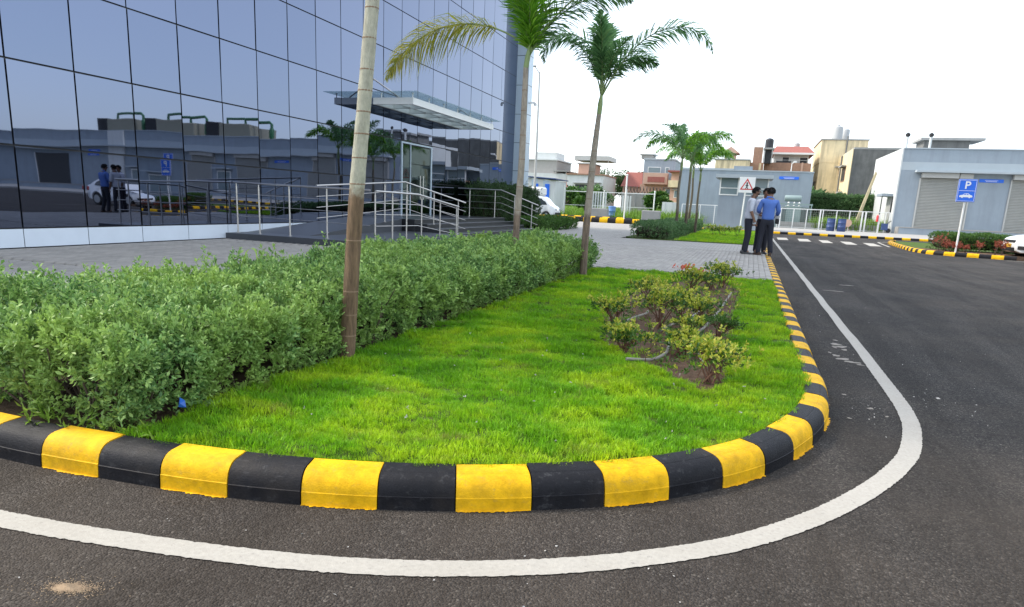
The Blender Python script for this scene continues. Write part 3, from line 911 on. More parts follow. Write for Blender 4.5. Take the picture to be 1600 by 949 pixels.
def hedge(name, label, x0, x1, y0, y1, ztop, leaf, mat, dens, group=None, zb=KZ - .03, faces='tfns', near_boost=None, seed=3, rough=.06, k=11, stemlen=.07, core=True, ragged=.0, cut_low=.0, ztopfar=None):
    """clipped hedge: twiggy core, woody stems and leaf sprigs over top, sides and ends"""
    root = thing(name, label, 'hedge', ((x0 + x1) / 2, (y0 + y1) / 2, zb), group=group)
    rng = np.random.default_rng(seed)
    lx, ly = x1 - x0, y1 - y0; h = ztop - zb
    Ps, Ds = [], []
    def add(n, fn, d):
        u = rng.random((n, 2)); p, dd = fn(u), np.tile(np.array(d, float), (n, 1)); Ps.append(p); Ds.append(dd)
    def dens_n(area): return int(area * dens)
    if 't' in faces: add(dens_n(lx * ly), lambda u: np.column_stack([x0 + u[:, 0] * lx, y0 + u[:, 1] * ly, np.full(len(u), ztop)]), (0, 0, 1))
    if 'f' in faces: add(dens_n(ly * h), lambda u: np.column_stack([np.full(len(u), x1), y0 + u[:, 0] * ly, zb + u[:, 1] * h]), (1, 0, .35))
    if 'b' in faces: add(dens_n(ly * h), lambda u: np.column_stack([np.full(len(u), x0), y0 + u[:, 0] * ly, zb + u[:, 1] * h]), (-1, 0, .35))
    if 'n' in faces: add(dens_n(lx * h), lambda u: np.column_stack([x0 + u[:, 0] * lx, np.full(len(u), y0), zb + u[:, 1] * h]), (0, -1, .35))
    if 's' in faces: add(dens_n(lx * h), lambda u: np.column_stack([x0 + u[:, 0] * lx, np.full(len(u), y1), zb + u[:, 1] * h]), (0, 1, .35))
    P = np.concatenate(Ps); D = np.concatenate(Ds)
    if near_boost is not None:                       # thin out with distance, larger sprigs there
        d = np.hypot(P[:, 0], P[:, 1]); keep = rng.random(len(P)) < np.clip(near_boost / d, .22, 1); P, D = P[keep], D[keep]
    # round the top edges and let the surface billow
    cx, cy = (x0 + x1) / 2, (y0 + y1) / 2
    e = np.minimum(np.minimum(P[:, 0] - x0, x1 - P[:, 0]), np.minimum(P[:, 1] - y0, y1 - P[:, 1]))
    rz = np.clip((P[:, 2] - zb) / h, 0, 1)
    P[:, 2] -= .10 * np.exp(-e / .10) * (rz > .75)
    side = rz < .97
    inw = (.16 * np.clip((rz - .7) / .3, 0, 1) ** 2 + cut_low * np.clip((.35 - rz) / .35, 0, 1))
    P[:, 0] += np.where(side, -np.sign(P[:, 0] - cx) * (np.abs(D[:, 0]) > .5) * inw, 0)
    P[:, 1] += np.where(side, -np.sign(P[:, 1] - cy) * (np.abs(D[:, 1]) > .5) * inw, 0)
    bil = vnoise(P, 4.5, seed) * rough + vnoise(P, 11, seed + 1) * rough * .6
    P += unit(D) * (bil[:, None] - .03)
    depth = rng.random(len(P)) ** 2 * .13
    P -= unit(D) * depth[:, None]
    if ragged > 0:
        out = rng.random(len(P)) < .05; P[out] += unit(D[out] + rng.normal(size=(out.sum(), 3)) * .4) * rng.uniform(0, ragged, (out.sum(), 1))
    hole = (vnoise(P, 9, seed + 3) + .5 * vnoise(P, 22, seed + 4) < -.62) & (rng.random(len(P)) < .85) & (near_boost is not None)
    P[hole] -= unit(D[hole]) * rng.uniform(.05, .16, (hole.sum(), 1))
    gap = (rz < .45) & (rng.random(len(P)) < .45 * (1 - rz / .45)) ; P, D, rz = P[~gap], D[~gap], rz[~gap]
    DD = unit(D * .8 + np.array([0, 0, .55]) + rng.normal(size=P.shape) * .45)
    d = np.hypot(P[:, 0], P[:, 1])
    if near_boost is not None:
        s = np.clip(d / near_boost, 1, 2.0) ** .55
        lst = []
        for lo, hi in ((0, 1.12), (1.12, 1.3), (1.3, 9)):
            m_ = (s >= lo) & (s < hi)
            if m_.any(): lst.append(sprigs(P[m_], DD[m_], k, stemlen * float(s[m_].mean()), leaf * float(s[m_].mean()), leaf * .42 * float(s[m_].mean())))
        V, F = join_vf(lst)
    else: V, F = sprigs(P, DD, k, stemlen, leaf, leaf * .42)
    fo = np_obj('foliage', V, F, mat, root)
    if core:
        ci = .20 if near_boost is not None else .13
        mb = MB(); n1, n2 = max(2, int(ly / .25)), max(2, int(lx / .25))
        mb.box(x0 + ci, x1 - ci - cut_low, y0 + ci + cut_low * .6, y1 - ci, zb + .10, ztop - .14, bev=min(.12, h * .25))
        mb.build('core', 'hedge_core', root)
        mb = MB(); r = random.Random(seed)
        nst = int(min(160, max(12, (lx + ly) * 10)))
        for i in range(nst):
            if r.random() < .75: bx, by = x1 - r.uniform(.08, .4), r.uniform(y0 + .05, y1 - .05)
            else: bx, by = r.uniform(x0 + .1, x1 - .1), y0 + r.uniform(.08, .35)
            p0 = Vector((bx, by, zb)); p1 = p0 + Vector((r.uniform(-.12, .14), r.uniform(-.14, .1), h * r.uniform(.35, .6))); p2 = p1 + Vector((r.uniform(-.12, .12), r.uniform(-.12, .12), h * .3))
            mb.tube([p0, p1, p2], [.007, .005, .003], 5)
        mb.build('stem', 'twig', root)['kind'] = 'stuff'
    return root
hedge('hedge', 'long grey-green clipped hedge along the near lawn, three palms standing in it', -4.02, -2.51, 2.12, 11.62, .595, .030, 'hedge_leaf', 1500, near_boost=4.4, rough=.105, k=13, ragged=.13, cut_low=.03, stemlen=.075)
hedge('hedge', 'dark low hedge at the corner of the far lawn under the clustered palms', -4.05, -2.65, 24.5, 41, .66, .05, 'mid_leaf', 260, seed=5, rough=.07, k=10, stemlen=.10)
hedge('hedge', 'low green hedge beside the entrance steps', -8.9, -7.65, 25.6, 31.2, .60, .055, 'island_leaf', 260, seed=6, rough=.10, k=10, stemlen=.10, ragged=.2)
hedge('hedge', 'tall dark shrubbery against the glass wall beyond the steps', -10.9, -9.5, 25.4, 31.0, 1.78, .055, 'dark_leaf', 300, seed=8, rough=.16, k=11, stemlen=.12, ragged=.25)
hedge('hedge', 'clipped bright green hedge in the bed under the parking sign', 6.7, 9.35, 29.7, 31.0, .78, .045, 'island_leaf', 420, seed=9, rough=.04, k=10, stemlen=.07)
hedge('hedge', 'creeper-covered hedge behind the white fence by the transformer', 5.0, 10.3, 69.5, 70.6, 3.05, .12, 'mid_leaf', 130, seed=10, rough=.15, k=10, stemlen=.22, ragged=.3, zb=.9)

def shrub(name, label, cat, x, y, h, w, mat, n, leaf, group=None, z=KZ - .02, seed=0, top_mat=None, stems=5, kspr=9, bare=.35, scale_y=1.0, stem_mat='twig'):
    root = thing(name, label, cat, (x, y, z), group=group)
    rng = np.random.default_rng(seed)
    mb = MB(); tips = []
    for i in range(stems):
        a = rng.uniform(0, 6.28); rr = w * .5 * rng.uniform(.25, .8); hh = h * rng.uniform(.55, .85)
        p0 = Vector((x + rng.normal() * w * .06, y + rng.normal() * w * .06, z)); p2 = Vector((x + rr * math.cos(a), y + rr * math.sin(a) * scale_y, z + hh))
        p1 = (p0 + p2) / 2 + Vector((rng.normal() * .02, rng.normal() * .02, h * .06))
        mb.tube([p0, p1, p2], [.007, .005, .003], 5); tips.append(np.array(p2))
        for q in range(3):
            t = rng.uniform(.3, .8); b0 = p1.lerp(p2, t); b1 = b0 + Vector((rng.normal() * w * .15, rng.normal() * w * .15, h * rng.uniform(.08, .22)))
            mb.tube([b0, b1], [.004, .002], 4); tips.append(np.array(b1))
    mb.build('stem', stem_mat, root)['kind'] = 'stuff'
    tips = np.array(tips)
    c = tips[rng.integers(0, len(tips), n)] + rng.normal(size=(n, 3)) * np.array([w * .13, w * .13, h * .09])
    rel = (c[:, 2] - z) / h; c = c[(rel > bare) | (rng.random(len(c)) < .12)]
    d = unit(c - np.array([x, y, z + h * .35])) + np.array([0, 0, .4])
    V, F = sprigs(c, d, kspr, leaf * 1.3, leaf, leaf * .42)
    if top_mat is None: np_obj('foliage', V, F, mat, root)
    else:
        hi = (c[:, 2] - z) / h > rng.uniform(.45, .95, len(c))
        V, F = sprigs(c[~hi], d[~hi], kspr, leaf * 1.3, leaf, leaf * .42); np_obj('foliage', V, F, mat, root)
        V, F = sprigs(c[hi], d[hi], kspr, leaf * 1.2, leaf, leaf * .45); np_obj('young_foliage', V, F, top_mat, root)
    return root
pmat('red_twig', (.13, .06, .035), .85, 0, .3, 25)
# small shrubs in the bare bed on the lawn: x, y, height, width, leaf count, label
BS = [(-.13, 4.40, .33, .34, 60, 'green and yellow shrub at the near tip of the bed', 'croton_dark', 'croton_leaf'),
      (-.40, 5.15, .27, .26, 40, 'small yellow-topped shrub just behind the near tip of the bed', 'croton_dark', 'croton_leaf'),
      (-.80, 5.05, .26, .26, 40, 'short yellow-leaved shrub at the lawn side of the bed by the bent hose', 'croton_dark', 'croton_leaf'),
      (-.94, 5.45, .18, .18, 18, 'tiny yellow sprig at the lawn edge of the bed', 'croton_dark', 'croton_leaf'),
      (-1.10, 6.10, .36, .32, 44, 'yellow-topped shrub at the corner of the bed nearest the hedge', 'croton_dark', 'croton_leaf'),
      (-.70, 6.25, .52, .36, 52, 'tall leggy shrub with bare stems in the middle of the bed', 'croton_dark', 'croton_leaf'),
      (-.60, 7.05, .42, .44, 60, 'bushy dark green shrub in the middle of the bed', 'croton_dark', 'croton_leaf'),
      (-1.00, 7.75, .40, .34, 44, 'sparse shrub at the back of the bed on the hedge side', 'croton_dark', 'croton_leaf'),
      (-.34, 6.65, .34, .30, 44, 'round bright yellow shrub beside the straight hose', 'croton_dark', 'croton_leaf'),
      (-.40, 6.0, .22, .22, 26, 'low yellow-green shrub between the two hoses', 'croton_dark', 'croton_leaf'),
      (-.14, 6.05, .25, .24, 30, 'low green shrub at the road side of the bed', 'croton_dark', None),
      (-.66, 9.3, .46, .42, 60, 'red-flowered shrub at the back of the bed', 'croton_dark', 'croton_leaf'),
      (-.45, 9.9, .30, .26, 30, 'plain dark green shrub beside the red-flowered one', 'croton_dark', None),
      (-.28, 10.3, .50, .46, 74, 'large yellow shrub at the far end of the bed', 'croton_dark', 'croton_leaf')]
for i, (x, y, h, w, n, lb, m0, m1) in enumerate(BS):
    h *= .70; w *= 1.1
    sh = shrub('shrub', lb, 'shrub', x, y, h, w, m0, int(n * 2.8), .032, 'shrubs in the bed on the near lawn', seed=100 + i, top_mat=m1, stems=10, kspr=10, bare=.12, stem_mat='red_twig')
    if 'red-flowered' in lb:
        c = np.array([x - .1, y - .02, KZ + h * .93]) + RNG.normal(size=(26, 3)) * np.array([.05, .05, .022])
        V, F = sprigs(c, np.tile([0, 0, 1.], (26, 1)), 6, .02, .022, .016); np_obj('flower', V, F, 'flower_red', sh)['kind'] = 'stuff'
tw = rand_in(bed_c, 420); tz = KZ - .02 + RNG.uniform(0, .05, len(tw))
V, F = leaves(np.column_stack([tw, tz]), np.column_stack([RNG.normal(size=(len(tw), 2)), RNG.uniform(-.05, .7, len(tw))]), RNG.uniform(.05, .17, len(tw)), .006, wide=.5); tag(np_obj('dry_twigs', V, F, 'red_twig'), 'dry reddish twigs and stalks littering the bed', kind='stuff')
tw = rand_in(bed_c, 260); V, F = sprigs(np.column_stack([tw, np.full(len(tw), KZ)]), np.tile([0, 0, 1.], (len(tw), 1)), 7, .04, .03, .013); tag(np_obj('ground_cover', V, F, 'croton_dark'), 'low green weeds between the shrubs in the bed', kind='stuff')
tw = rand_in(bed_c, 150); hh = RNG.uniform(.06, .22, len(tw)); b3 = np.column_stack([tw, np.full(len(tw), KZ - .02)])
d3 = unit(np.column_stack([RNG.normal(0, .35, (len(tw), 2)), np.ones(len(tw))]))
V1, F1 = leaves(b3, d3, hh, .007, wide=.4); tag(np_obj('dry_stalks', V1, F1, 'red_twig'), 'thin reddish stalks standing between the shrubs', kind='stuff')
V, F = sprigs(b3 + d3 * hh[:, None] * .8, d3, 9, .05, .030, .012); tag(np_obj('undergrowth', V, F, 'croton_leaf'), 'straggling yellow-green shoots filling the bed', kind='stuff')
RS = [(6.72, 29.05, .58, .55, 'large red-brown shrub at the pavement end of the planted bed'), (7.02, 28.75, .36, .3, 'small red shrub second along the planted bed'), (7.18, 28.62, .30, .26, 'lowest red shrub just before the parking sign pole'), (6.92, 28.98, .34, .25, 'red shrub with thin twigs behind the second along the bed'), (7.42, 28.55, .26, .22, 'small dark red shrub just past the parking sign pole'), (7.78, 28.40, .36, .28, 'bushy red shrub midway between the sign pole and the white car'), (8.28, 28.30, .44, .30, 'red shrub next to the last one before the white car'), (8.46, 28.25, .48, .34, 'last red shrub beside the bumper of the white car')]
for i, (x, y, h, w, lb) in enumerate(RS):
    shrub('shrub', lb, 'shrub', x, y, h, w, 'red_leaf', 52, .05, 'red shrubs in the planted bed', seed=200 + i, bare=.1, kspr=8, stems=6)
for i, (x, y, lb) in enumerate([(-1.55, 31.5, 'yellow-leaved shrub on the far lawn, nearest the clustered palms'), (-1.0, 31.8, 'yellow-leaved shrub on the far lawn, second from the palms'), (-.5, 32.0, 'yellow-leaved shrub on the far lawn behind the men'), (-1.25, 32.6, 'yellow-leaved shrub on the far lawn, behind its neighbours')]):
    shrub('shrub', lb, 'shrub', x, y, .42, .62, 'croton_dark', 80, .06, 'yellow shrubs on the far lawn', seed=260 + i, top_mat='croton_leaf', bare=.1, kspr=8)
o = MB().prism([(6.2, 30.1), (6.24, 29.1), (6.7, 28.5), (7.4, 28.1), (8.7, 27.75), (9.4, 27.75), (9.4, 31.2), (6.4, 31.2), (6.3, 31)], -.02, .12, 'soil').build('planting_bed'); tag(o, 'earth of the planted bed under the parking sign', kind='structure')
o = MB().prism([(6.35, 31.2), (9.4, 31.2), (9.4, 39), (7.0, 39), (6.6, 36)], -.02, .12, 'lawn_soil').build('planting_bed'); tag(o, 'grassy back part of the planted bed', kind='structure')

# hoses lying in the bed
def hose(lb, pts):
    p = catmull(pts, 10); 
    o = MB().tube([(q[0], q[1], q[2]) for q in p], .0115, 8).build('hose', 'hose_grey', smooth=True); tag(o, lb, 'hose', 'irrigation hoses in the bed')
hose('bent grey hose curling round the lawn side of the bed', [(-.72, 4.62, .16), (-.56, 4.74, .15), (-.49, 4.95, .16), (-.50, 5.25, .15), (-.52, 5.6, .16), (-.54, 5.8, .14)])
hose('long straight grey hose on the road side of the bed', [(-.14, 9.2, .17), (-.19, 8.2, .15), (-.22, 7.3, .17), (-.30, 6.3, .155), (-.36, 5.9, .15), (-.30, 5.3, .16), (-.20, 4.75, .15)])
hose('short grey hose crossing the middle of the bed', [(-.38, 7.4, .17), (-.46, 6.9, .155), (-.56, 6.4, .16), (-.66, 6.0, .14)])
hose('small hose loop near the hedge-side corner of the bed', [(-.92, 7.1, .14), (-.90, 6.8, .16), (-.98, 6.4, .16), (-1.02, 6.1, .15), (-1.0, 5.9, .14)])

# weeds at the kerb and sprouting from the hedge, litter
def weed(lb, x, y, z, n, h, seed, spread=.12):
    root = thing('weed', lb, 'weed', (x, y, z)); rng = np.random.default_rng(seed)
    b = np.column_stack([x + rng.normal(0, spread, n), y + rng.normal(0, spread * .45, n), np.full(n, z)])
    d = np.column_stack([rng.normal(0, .55, n), rng.normal(-.15, .45, n), rng.uniform(.4, 1.1, n)])
    L = h * rng.uniform(.5, 1.15, n)
    mid = b + unit(d) * L[:, None] * .6
    V1, F1 = leaves(b, d, L, L * .13, wide=.4, bend=.25)
    V2, F2 = leaves(mid, d * np.array([1, 1, .2]), L * .6, L * .12, wide=.4, bend=.3)
    V, F = join_vf([(V1, F1), (V2, F2)]); np_obj('blade', V, F, 'weed_leaf', root)['kind'] = 'stuff'
weed('broad-bladed weeds at the foot of the hedge by the kerb, leftmost clump', -3.0, 2.12, .12, 30, .085, 1, .14)
weed('broad-bladed weeds spilling over the kerb below the hedge', -2.72, 2.10, .12, 16, .08, 2, .08)
weed('thin dry weeds under the near corner of the hedge', -2.45, 2.13, .12, 14, .07, 3, .07)
root = thing('weed', 'tall weed with a curled leaf standing above the hedge', 'weed', (-3.42, 3.95, .6))
mb = MB(); mb.tube([(-3.42, 3.95, .5), (-3.43, 3.95, .66), (-3.40, 3.95, .74)], [.004, .003, .002], 5); mb.build('stem', 'weed_leaf', root)
c = catmull([(-3.40, 3.95, .70), (-3.38, 3.95, .77), (-3.33, 3.95, .80), (-3.29, 3.94, .78), (-3.28, 3.94, .72)], 6)
V = np.concatenate([np.stack([c + np.array([0, .010, 0]) * math.sin(.3 + 2.7 * i / len(c)), c - np.array([0, .010, .004]) * math.sin(.3 + 2.7 * i / len(c))], 1)[i:i + 1] for i in range(len(c))]).reshape(-1, 3)
np_obj('leaf', V, np.array([(2 * i, 2 * i + 1, 2 * i + 3, 2 * i + 2) for i in range(len(c) - 1)]), 'weed_leaf', root)
cc = np.array([(-3.52, 3.95, .68), (-3.50, 3.95, .73), (-3.46, 3.95, .70), (-3.43, 3.95, .75), (-4.0, 4.2, .70), (-3.6, 3.3, .69), (-2.9, 4.6, .68)]); V, F = sprigs(cc, np.tile([0, 0, 1.], (len(cc), 1)), 12, .05, .026, .011); np_obj('foliage', V, F, 'hedge_leaf', root)
mb = MB(); mb.mesh([(-2.375, 2.30, .262), (-2.335, 2.29, .255), (-2.325, 2.285, .225), (-2.365, 2.28, .222), (-2.35, 2.275, .243)], [(0, 1, 4), (1, 2, 4), (2, 3, 4), (3, 0, 4)]); o = mb.build('wrapper', 'wrapper_blue'); tag(o, 'crumpled blue wrapper caught at the foot of the hedge', 'litter')
fp = RNG.uniform([-2.2, 2.3], [.3, 5], (46, 2)); fp = fp[poly_contains(np.array(near_poly), fp) & ~poly_contains(bed_c, fp)]
V, F = sprigs(np.column_stack([fp, gz(fp) + .045]), np.tile([0, 0, 1.], (len(fp), 1)), 5, .004, .010, .006); tag(np_obj('fallen_petals', V, F, 'flake_white'), 'tiny white petals dotted over the near lawn', kind='stuff')

# ------------------------------------------------------------------ palms
def frond_curve(az, e0, L, droop, n=16, power=1.4, side=0.0):
    p = np.zeros(3); out = [p.copy()]
    for i in range(n):
        t = (i + .5) / n; e = e0 - droop * t ** power; a = az + side * t
        p = p + np.array([math.cos(e) * math.cos(a), math.cos(e) * math.sin(a), math.sin(e)]) * L / n; out.append(p.copy())
    return np.array(out)
def frond(parent, base, az, e0, L, droop, mat, nl=110, ll=.36, lw=.022, rows=4, seed=0, power=1.4, side=0.0, bare=.18, curl=.5, rot_up=0.0):
    rng = np.random.default_rng(seed)
    c = frond_curve(R(az), R(e0), L, R(droop), 18, power, R(side)) + np.array(base)
    mb = MB(); mb.tube([tuple(q) for q in c], list(np.interp(np.linspace(0, 1, len(c)), [0, .2, 1], [.017, .011, .003])), 6)
    mb.build('frond_stalk', 'crownshaft', parent, smooth=True) if False else None
    s = np.linspace(0, 1, len(c)); t = bare + (1 - bare) * (np.arange(nl) + rng.random(nl)) / nl
    t = np.repeat(t, rows)
    P = np.column_stack([np.interp(t, s, c[:, k]) for k in range(3)])
    T = unit(np.column_stack([np.interp(np.minimum(t + .03, 1), s, c[:, k]) - np.interp(t - .03, s, c[:, k]) for k in range(3)]))
    S = unit(np.cross(T, np.array([0, 0, 1.]) + rng.normal(size=T.shape) * .02)); U = unit(np.cross(S, T))
    ang = np.tile(np.linspace(0, 2 * math.pi, rows, endpoint=False) + .4, nl) + rng.normal(0, .35, len(t))
    if rows <= 2: ang = np.tile([.25, math.pi - .25], nl) + rng.normal(0, .25, len(t))
    D = unit(T * (.55 + .5 * t[:, None]) + S * np.cos(ang)[:, None] * .9 + U * (np.sin(ang) * .75)[:, None])
    env = np.clip(np.sin(math.pi * np.clip((t - bare) / (1 - bare) * .82 + .16, 0, 1)), .12, 1)
    ln = ll * env * rng.uniform(.75, 1.15, len(t)); w = lw * rng.uniform(.7, 1.2, len(t))
    side_v = unit(np.cross(D, U + rng.normal(size=D.shape) * .3))
    g = np.array([0, 0, -1.])
    m1 = P + D * ln[:, None] * .5 + g * (ln * .06 * curl)[:, None]; tp = P + D * ln[:, None] * .93 + g * (ln * .42 * curl)[:, None]
    V = np.stack([P - side_v * w[:, None] * .25, P + side_v * w[:, None] * .25, m1 + side_v * w[:, None] * .5, m1 - side_v * w[:, None] * .5, tp], 1).reshape(-1, 3)
    i = np.arange(len(t))[:, None] * 5
    F = np.concatenate([i + np.array([[0, 1, 2]]), i + np.array([[0, 2, 3]]), i + np.array([[3, 2, 4]])])
    tv = np.array(mb.v); tf = []
    for f in mb.f:
        for q_ in range(1, len(f) - 1): tf.append((f[0], f[q_], f[q_ + 1]))
    Vv, Ff = join_vf([(V, F), (tv, np.array(tf))])
    o = np_obj('frond', Vv, Ff, mat, parent); o.data.materials.append(MATS['crownshaft'])
    mi = np.zeros(len(Ff), np.int32); mi[len(F):] = 1; o.data.polygons.foreach_set('material_index', mi[:len(o.data.polygons)])
    return o
def palm(label, pts, radii, trunk_mat, rings, fronds, shaft, group, local=False, name='palm_tree', nsides=14):
    """pts: trunk centre line; shaft: (top point, radius) of the green crownshaft"""
    root = thing(name, label, 'palm tree', pts[0], group=group, local=local)
    if local: root.location = (0, 0, 0); root['_local'] = 1
    c = catmull(pts, 8); rs = np.interp(np.linspace(0, 1, len(c)), np.linspace(0, 1, len(radii)), radii)
    rs = rs * (1 + .025 * np.sin(np.arange(len(rs)) * 2.1))
    tr = MB().tube([tuple(p) for p in c], list(rs), nsides).build('trunk', trunk_mat, root, smooth=True)
    pth = c; zz = c[:, 2]
    for k, z in enumerate(rings):
        x = np.interp(z, zz, c[:, 0]); y = np.interp(z, zz, c[:, 1]); r = np.interp(z, zz, rs)
        MB().lathe([(r * .9, -.006), (r * 1.02, -.004), (r * 1.04, .0), (r * 1.012, .004), (r * .9, .006)], nsides, (x + random.uniform(-.001, .001), y, z), None).build('ring', 'palm_ring', tr, smooth=True)
    top = np.array(pts[-1]); sp, sr = shaft
    MB().tube([tuple(top - np.array([0, 0, .03])), tuple(top * .55 + np.array(sp) * .45), tuple(sp)], [radii[-1] * 1.05, sr, sr * .55], nsides).build('crownshaft', 'crownshaft', root, smooth=True)
    for i, f in enumerate(fronds):
        kw = dict(f[5]) if len(f) > 5 else {}
        frond(root, np.array(sp) - np.array([0, 0, kw.pop('drop', .02)]), f[0], f[1], f[2], f[3], f[4], seed=kw.pop('seed', i * 7 + int(abs(pts[0][1]) * 13)), **kw)
    return root
NL = dict(nl=85, rows=4, ll=.34, lw=.02)
palm('palm with pale ringed trunk and brown foot nearest the camera, its crown out of sight', [(-2.462, 3.80, .08), (-2.45, 3.82, .40), (-2.425, 3.83, .85), (-2.39, 3.83, 1.27), (-2.345, 3.83, 1.7), (-2.285, 3.84, 2.35), (-2.22, 3.85, 3.1)], [.051, .050, .049, .048, .044, .041, .036], 'palm_trunk_pale', [.116, .284, .425, .58, .912, 1.269, 1.43, 1.575, 1.707, 1.831, 1.953, 2.131, 2.30, 2.5, 2.7],
     [(20, 62, 1.7, 95, 'frond_leaf', NL), (95, 66, 1.7, 90, 'frond_leaf', NL), (170, 60, 1.7, 95, 'frond_leaf', NL), (245, 66, 1.6, 85, 'frond_leaf', NL), (310, 64, 1.7, 90, 'frond_leaf', NL), (60, 82, 1.4, 50, 'frond_bright', NL)], ((-2.17, 3.86, 3.65), .05), 'palms in the long hedge')
NB = dict(nl=70, rows=5, ll=.44, lw=.022, curl=.45, bare=.04, drop=.10)
palm('palm with a drooping yellow frond over the entrance canopy', [(-2.94, 8.6, .10), (-2.935, 8.6, .9), (-2.905, 8.6, 1.7), (-2.905, 8.6, 2.4), (-2.905, 8.6, 2.90)], [.046, .044, .042, .038, .031], 'palm_trunk_grey', [.75, 1.1, 1.4, 1.75, 2.05, 2.35, 2.6],
     [(180, 36, 2.35, 98, 'frond_yellow', dict(nl=100, rows=4, ll=.46, lw=.018, curl=1.0, bare=.22, power=1.15)), (150, 78, 1.6, 40, 'frond_bright', NB), (215, 80, 1.6, 40, 'frond_bright', NB), (280, 80, 1.5, 45, 'frond_bright', NB), (100, 74, 1.6, 40, 'frond_bright', NB), (10, 76, 1.6, 50, 'frond_bright', NB), (2, 52, 2.0, 55, 'frond_leaf', dict(nl=60, rows=3, ll=.36, lw=.02, curl=.8, bare=.35)), (25, 62, 1.6, 80, 'frond_leaf', NB)], ((-2.865, 8.6, 3.12), .034), 'palms in the long hedge')
NC = dict(nl=56, rows=4, ll=.42, lw=.028, curl=.6)
palm('palm at the end of the long hedge with a wide open crown', [(-2.385, 10.3, .10), (-2.385, 10.3, .7), (-2.36, 10.3, 1.5), (-2.33, 10.3, 2.1), (-2.30, 10.3, 2.56)], [.058, .054, .051, .045, .034], 'palm_trunk_grey', [.5, .9, 1.3, 1.7, 2.0, 2.3],
     [(2, 62, 2.1, 135, 'frond_leaf', dict(nl=70, rows=4, ll=.38, lw=.024, curl=.85, bare=.14, power=2.1)), (35, 76, 1.2, 110, 'frond_leaf', NC), (184, 84, 1.75, 195, 'frond_leaf', dict(nl=62, rows=4, ll=.34, lw=.024, curl=.8, bare=.2, power=2.0)), (265, 84, 1.15, 25, 'frond_leaf', NC), (95, 84, 1.15, 30, 'frond_leaf', NC), (160, 74, 1.1, 50, 'frond_leaf', dict(nl=50, rows=3, ll=.3, lw=.02, curl=.7, bare=.3)), (320, 80, 1.0, 70, 'frond_leaf', dict(nl=50, rows=3, ll=.3, lw=.02, curl=.7, bare=.3))], ((-2.285, 10.3, 2.80), .038), 'palms in the long hedge')
# cluster of four slim palms on the far lawn: one built, three copied
def far_palm():
    r = thing('palm_tree', 'x', 'palm tree', (0, 0, 0), local=True)
    c = [(0, 0, 0), (.02, 0, .9), (-.02, 0, 1.8), (.02, 0, 2.65)]
    cc = catmull(c, 6)
    MB().tube([tuple(p) for p in cc], list(np.linspace(.07, .045, len(cc))), 10).build('trunk', 'palm_trunk_far', r, smooth=True)
    MB().tube([(.02, 0, 2.6), (.02, 0, 2.85), (.02, 0, 3.05)], [.05, .055, .03], 10).build('crownshaft', 'crownshaft', r, smooth=True)
    for i, (az, e, L, d) in enumerate([(0, 68, 2.5, 120), (52, 74, 2.2, 110), (100, 80, 2.2, 80), (150, 66, 2.4, 125), (200, 64, 2.6, 118), (255, 76, 2.2, 100), (305, 70, 2.3, 130)]):
        frond(r, (.02, 0, 3.0), az, e, L, d, 'frond_leaf' if i % 3 else 'frond_bright', nl=44, rows=4, ll=.46, lw=.045, seed=300 + i, curl=.8)
    return r
fp0 = far_palm()
FP = [(-2.93, 29.0, 1.02, 0, 'slim palm in front of the cluster on the far lawn, foot among the dark hedge'), (-2.73, 31.2, 1.04, 100, 'slim palm second in the cluster, its trunk the darkest'), (-2.86, 34.5, 1.0, 200, 'slim palm third in the cluster, partly hidden by its neighbours'), (-2.42, 32.8, .92, 320, 'slim palm of the cluster nearest the guard cabin')]
for i, (x, y, s, a, lb) in enumerate(FP):
    p_ = fp0 if i == 0 else copy_tree(fp0)
    p_.location = (x, y, KZ - .02); p_.rotation_euler = (0, 0, R(a)); p_.scale = (s, s, s); tag(p_, lb, 'palm tree', 'slim palms on the far lawn')

# ------------------------------------------------------------------ glass office building
FX = -11.0; Y0 = 7.74; PW = 1.137; Z0 = .445; RH = 1.2855; NROW = 10
b_loc = (-11, 20, KZ)
gb = thing('office_building', 'tall office building clad in blue mirror glass with white base panels', 'building', b_loc)
TOPZ = Z0 + RH * NROW
mb = MB()
mb.box(-32, FX - .03, Y0 - 4 * PW, 29.72, -.02, TOPZ, 'dark_joint')
mb.build('frame', None, gb)
MB().box(-32.1, FX - .06, Y0 - 4 * PW - .06, 29.70, TOPZ, TOPZ + .5, 'pale_panel').build('parapet', None, gb)
MB().box(-32, FX, 29.725, 31.3, -.02, TOPZ, 'dark_panel').build('dark_pier', None, gb)
MB().box(-32, -10.42, 31.305, 31.95, -.02, TOPZ + .6, 'pale_panel').build('pale_pier', None, gb)
for k in range(2, 11):
    z = Z0 + RH * k - .006
    MB().box(FX - .01, FX + .003, 29.73, 31.3, z, z + .02).build('joint_strip', 'dark_joint', gb); MB().box(-11.0, -10.417, 31.302, 31.952, z - .35, z - .33).build('joint_strip', 'dark_joint', gb)
G_ = .030
pane_me = MB().box(-.004, .004, -(PW - G_) / 2, (PW - G_) / 2, -(RH - G_) / 2, (RH - G_) / 2, 'facade_glass').data('pane')
base_me = MB().box(-.005, .005, -(PW - .014) / 2, (PW - .014) / 2, -.145, .145, 'white_panel').data('base_panel')
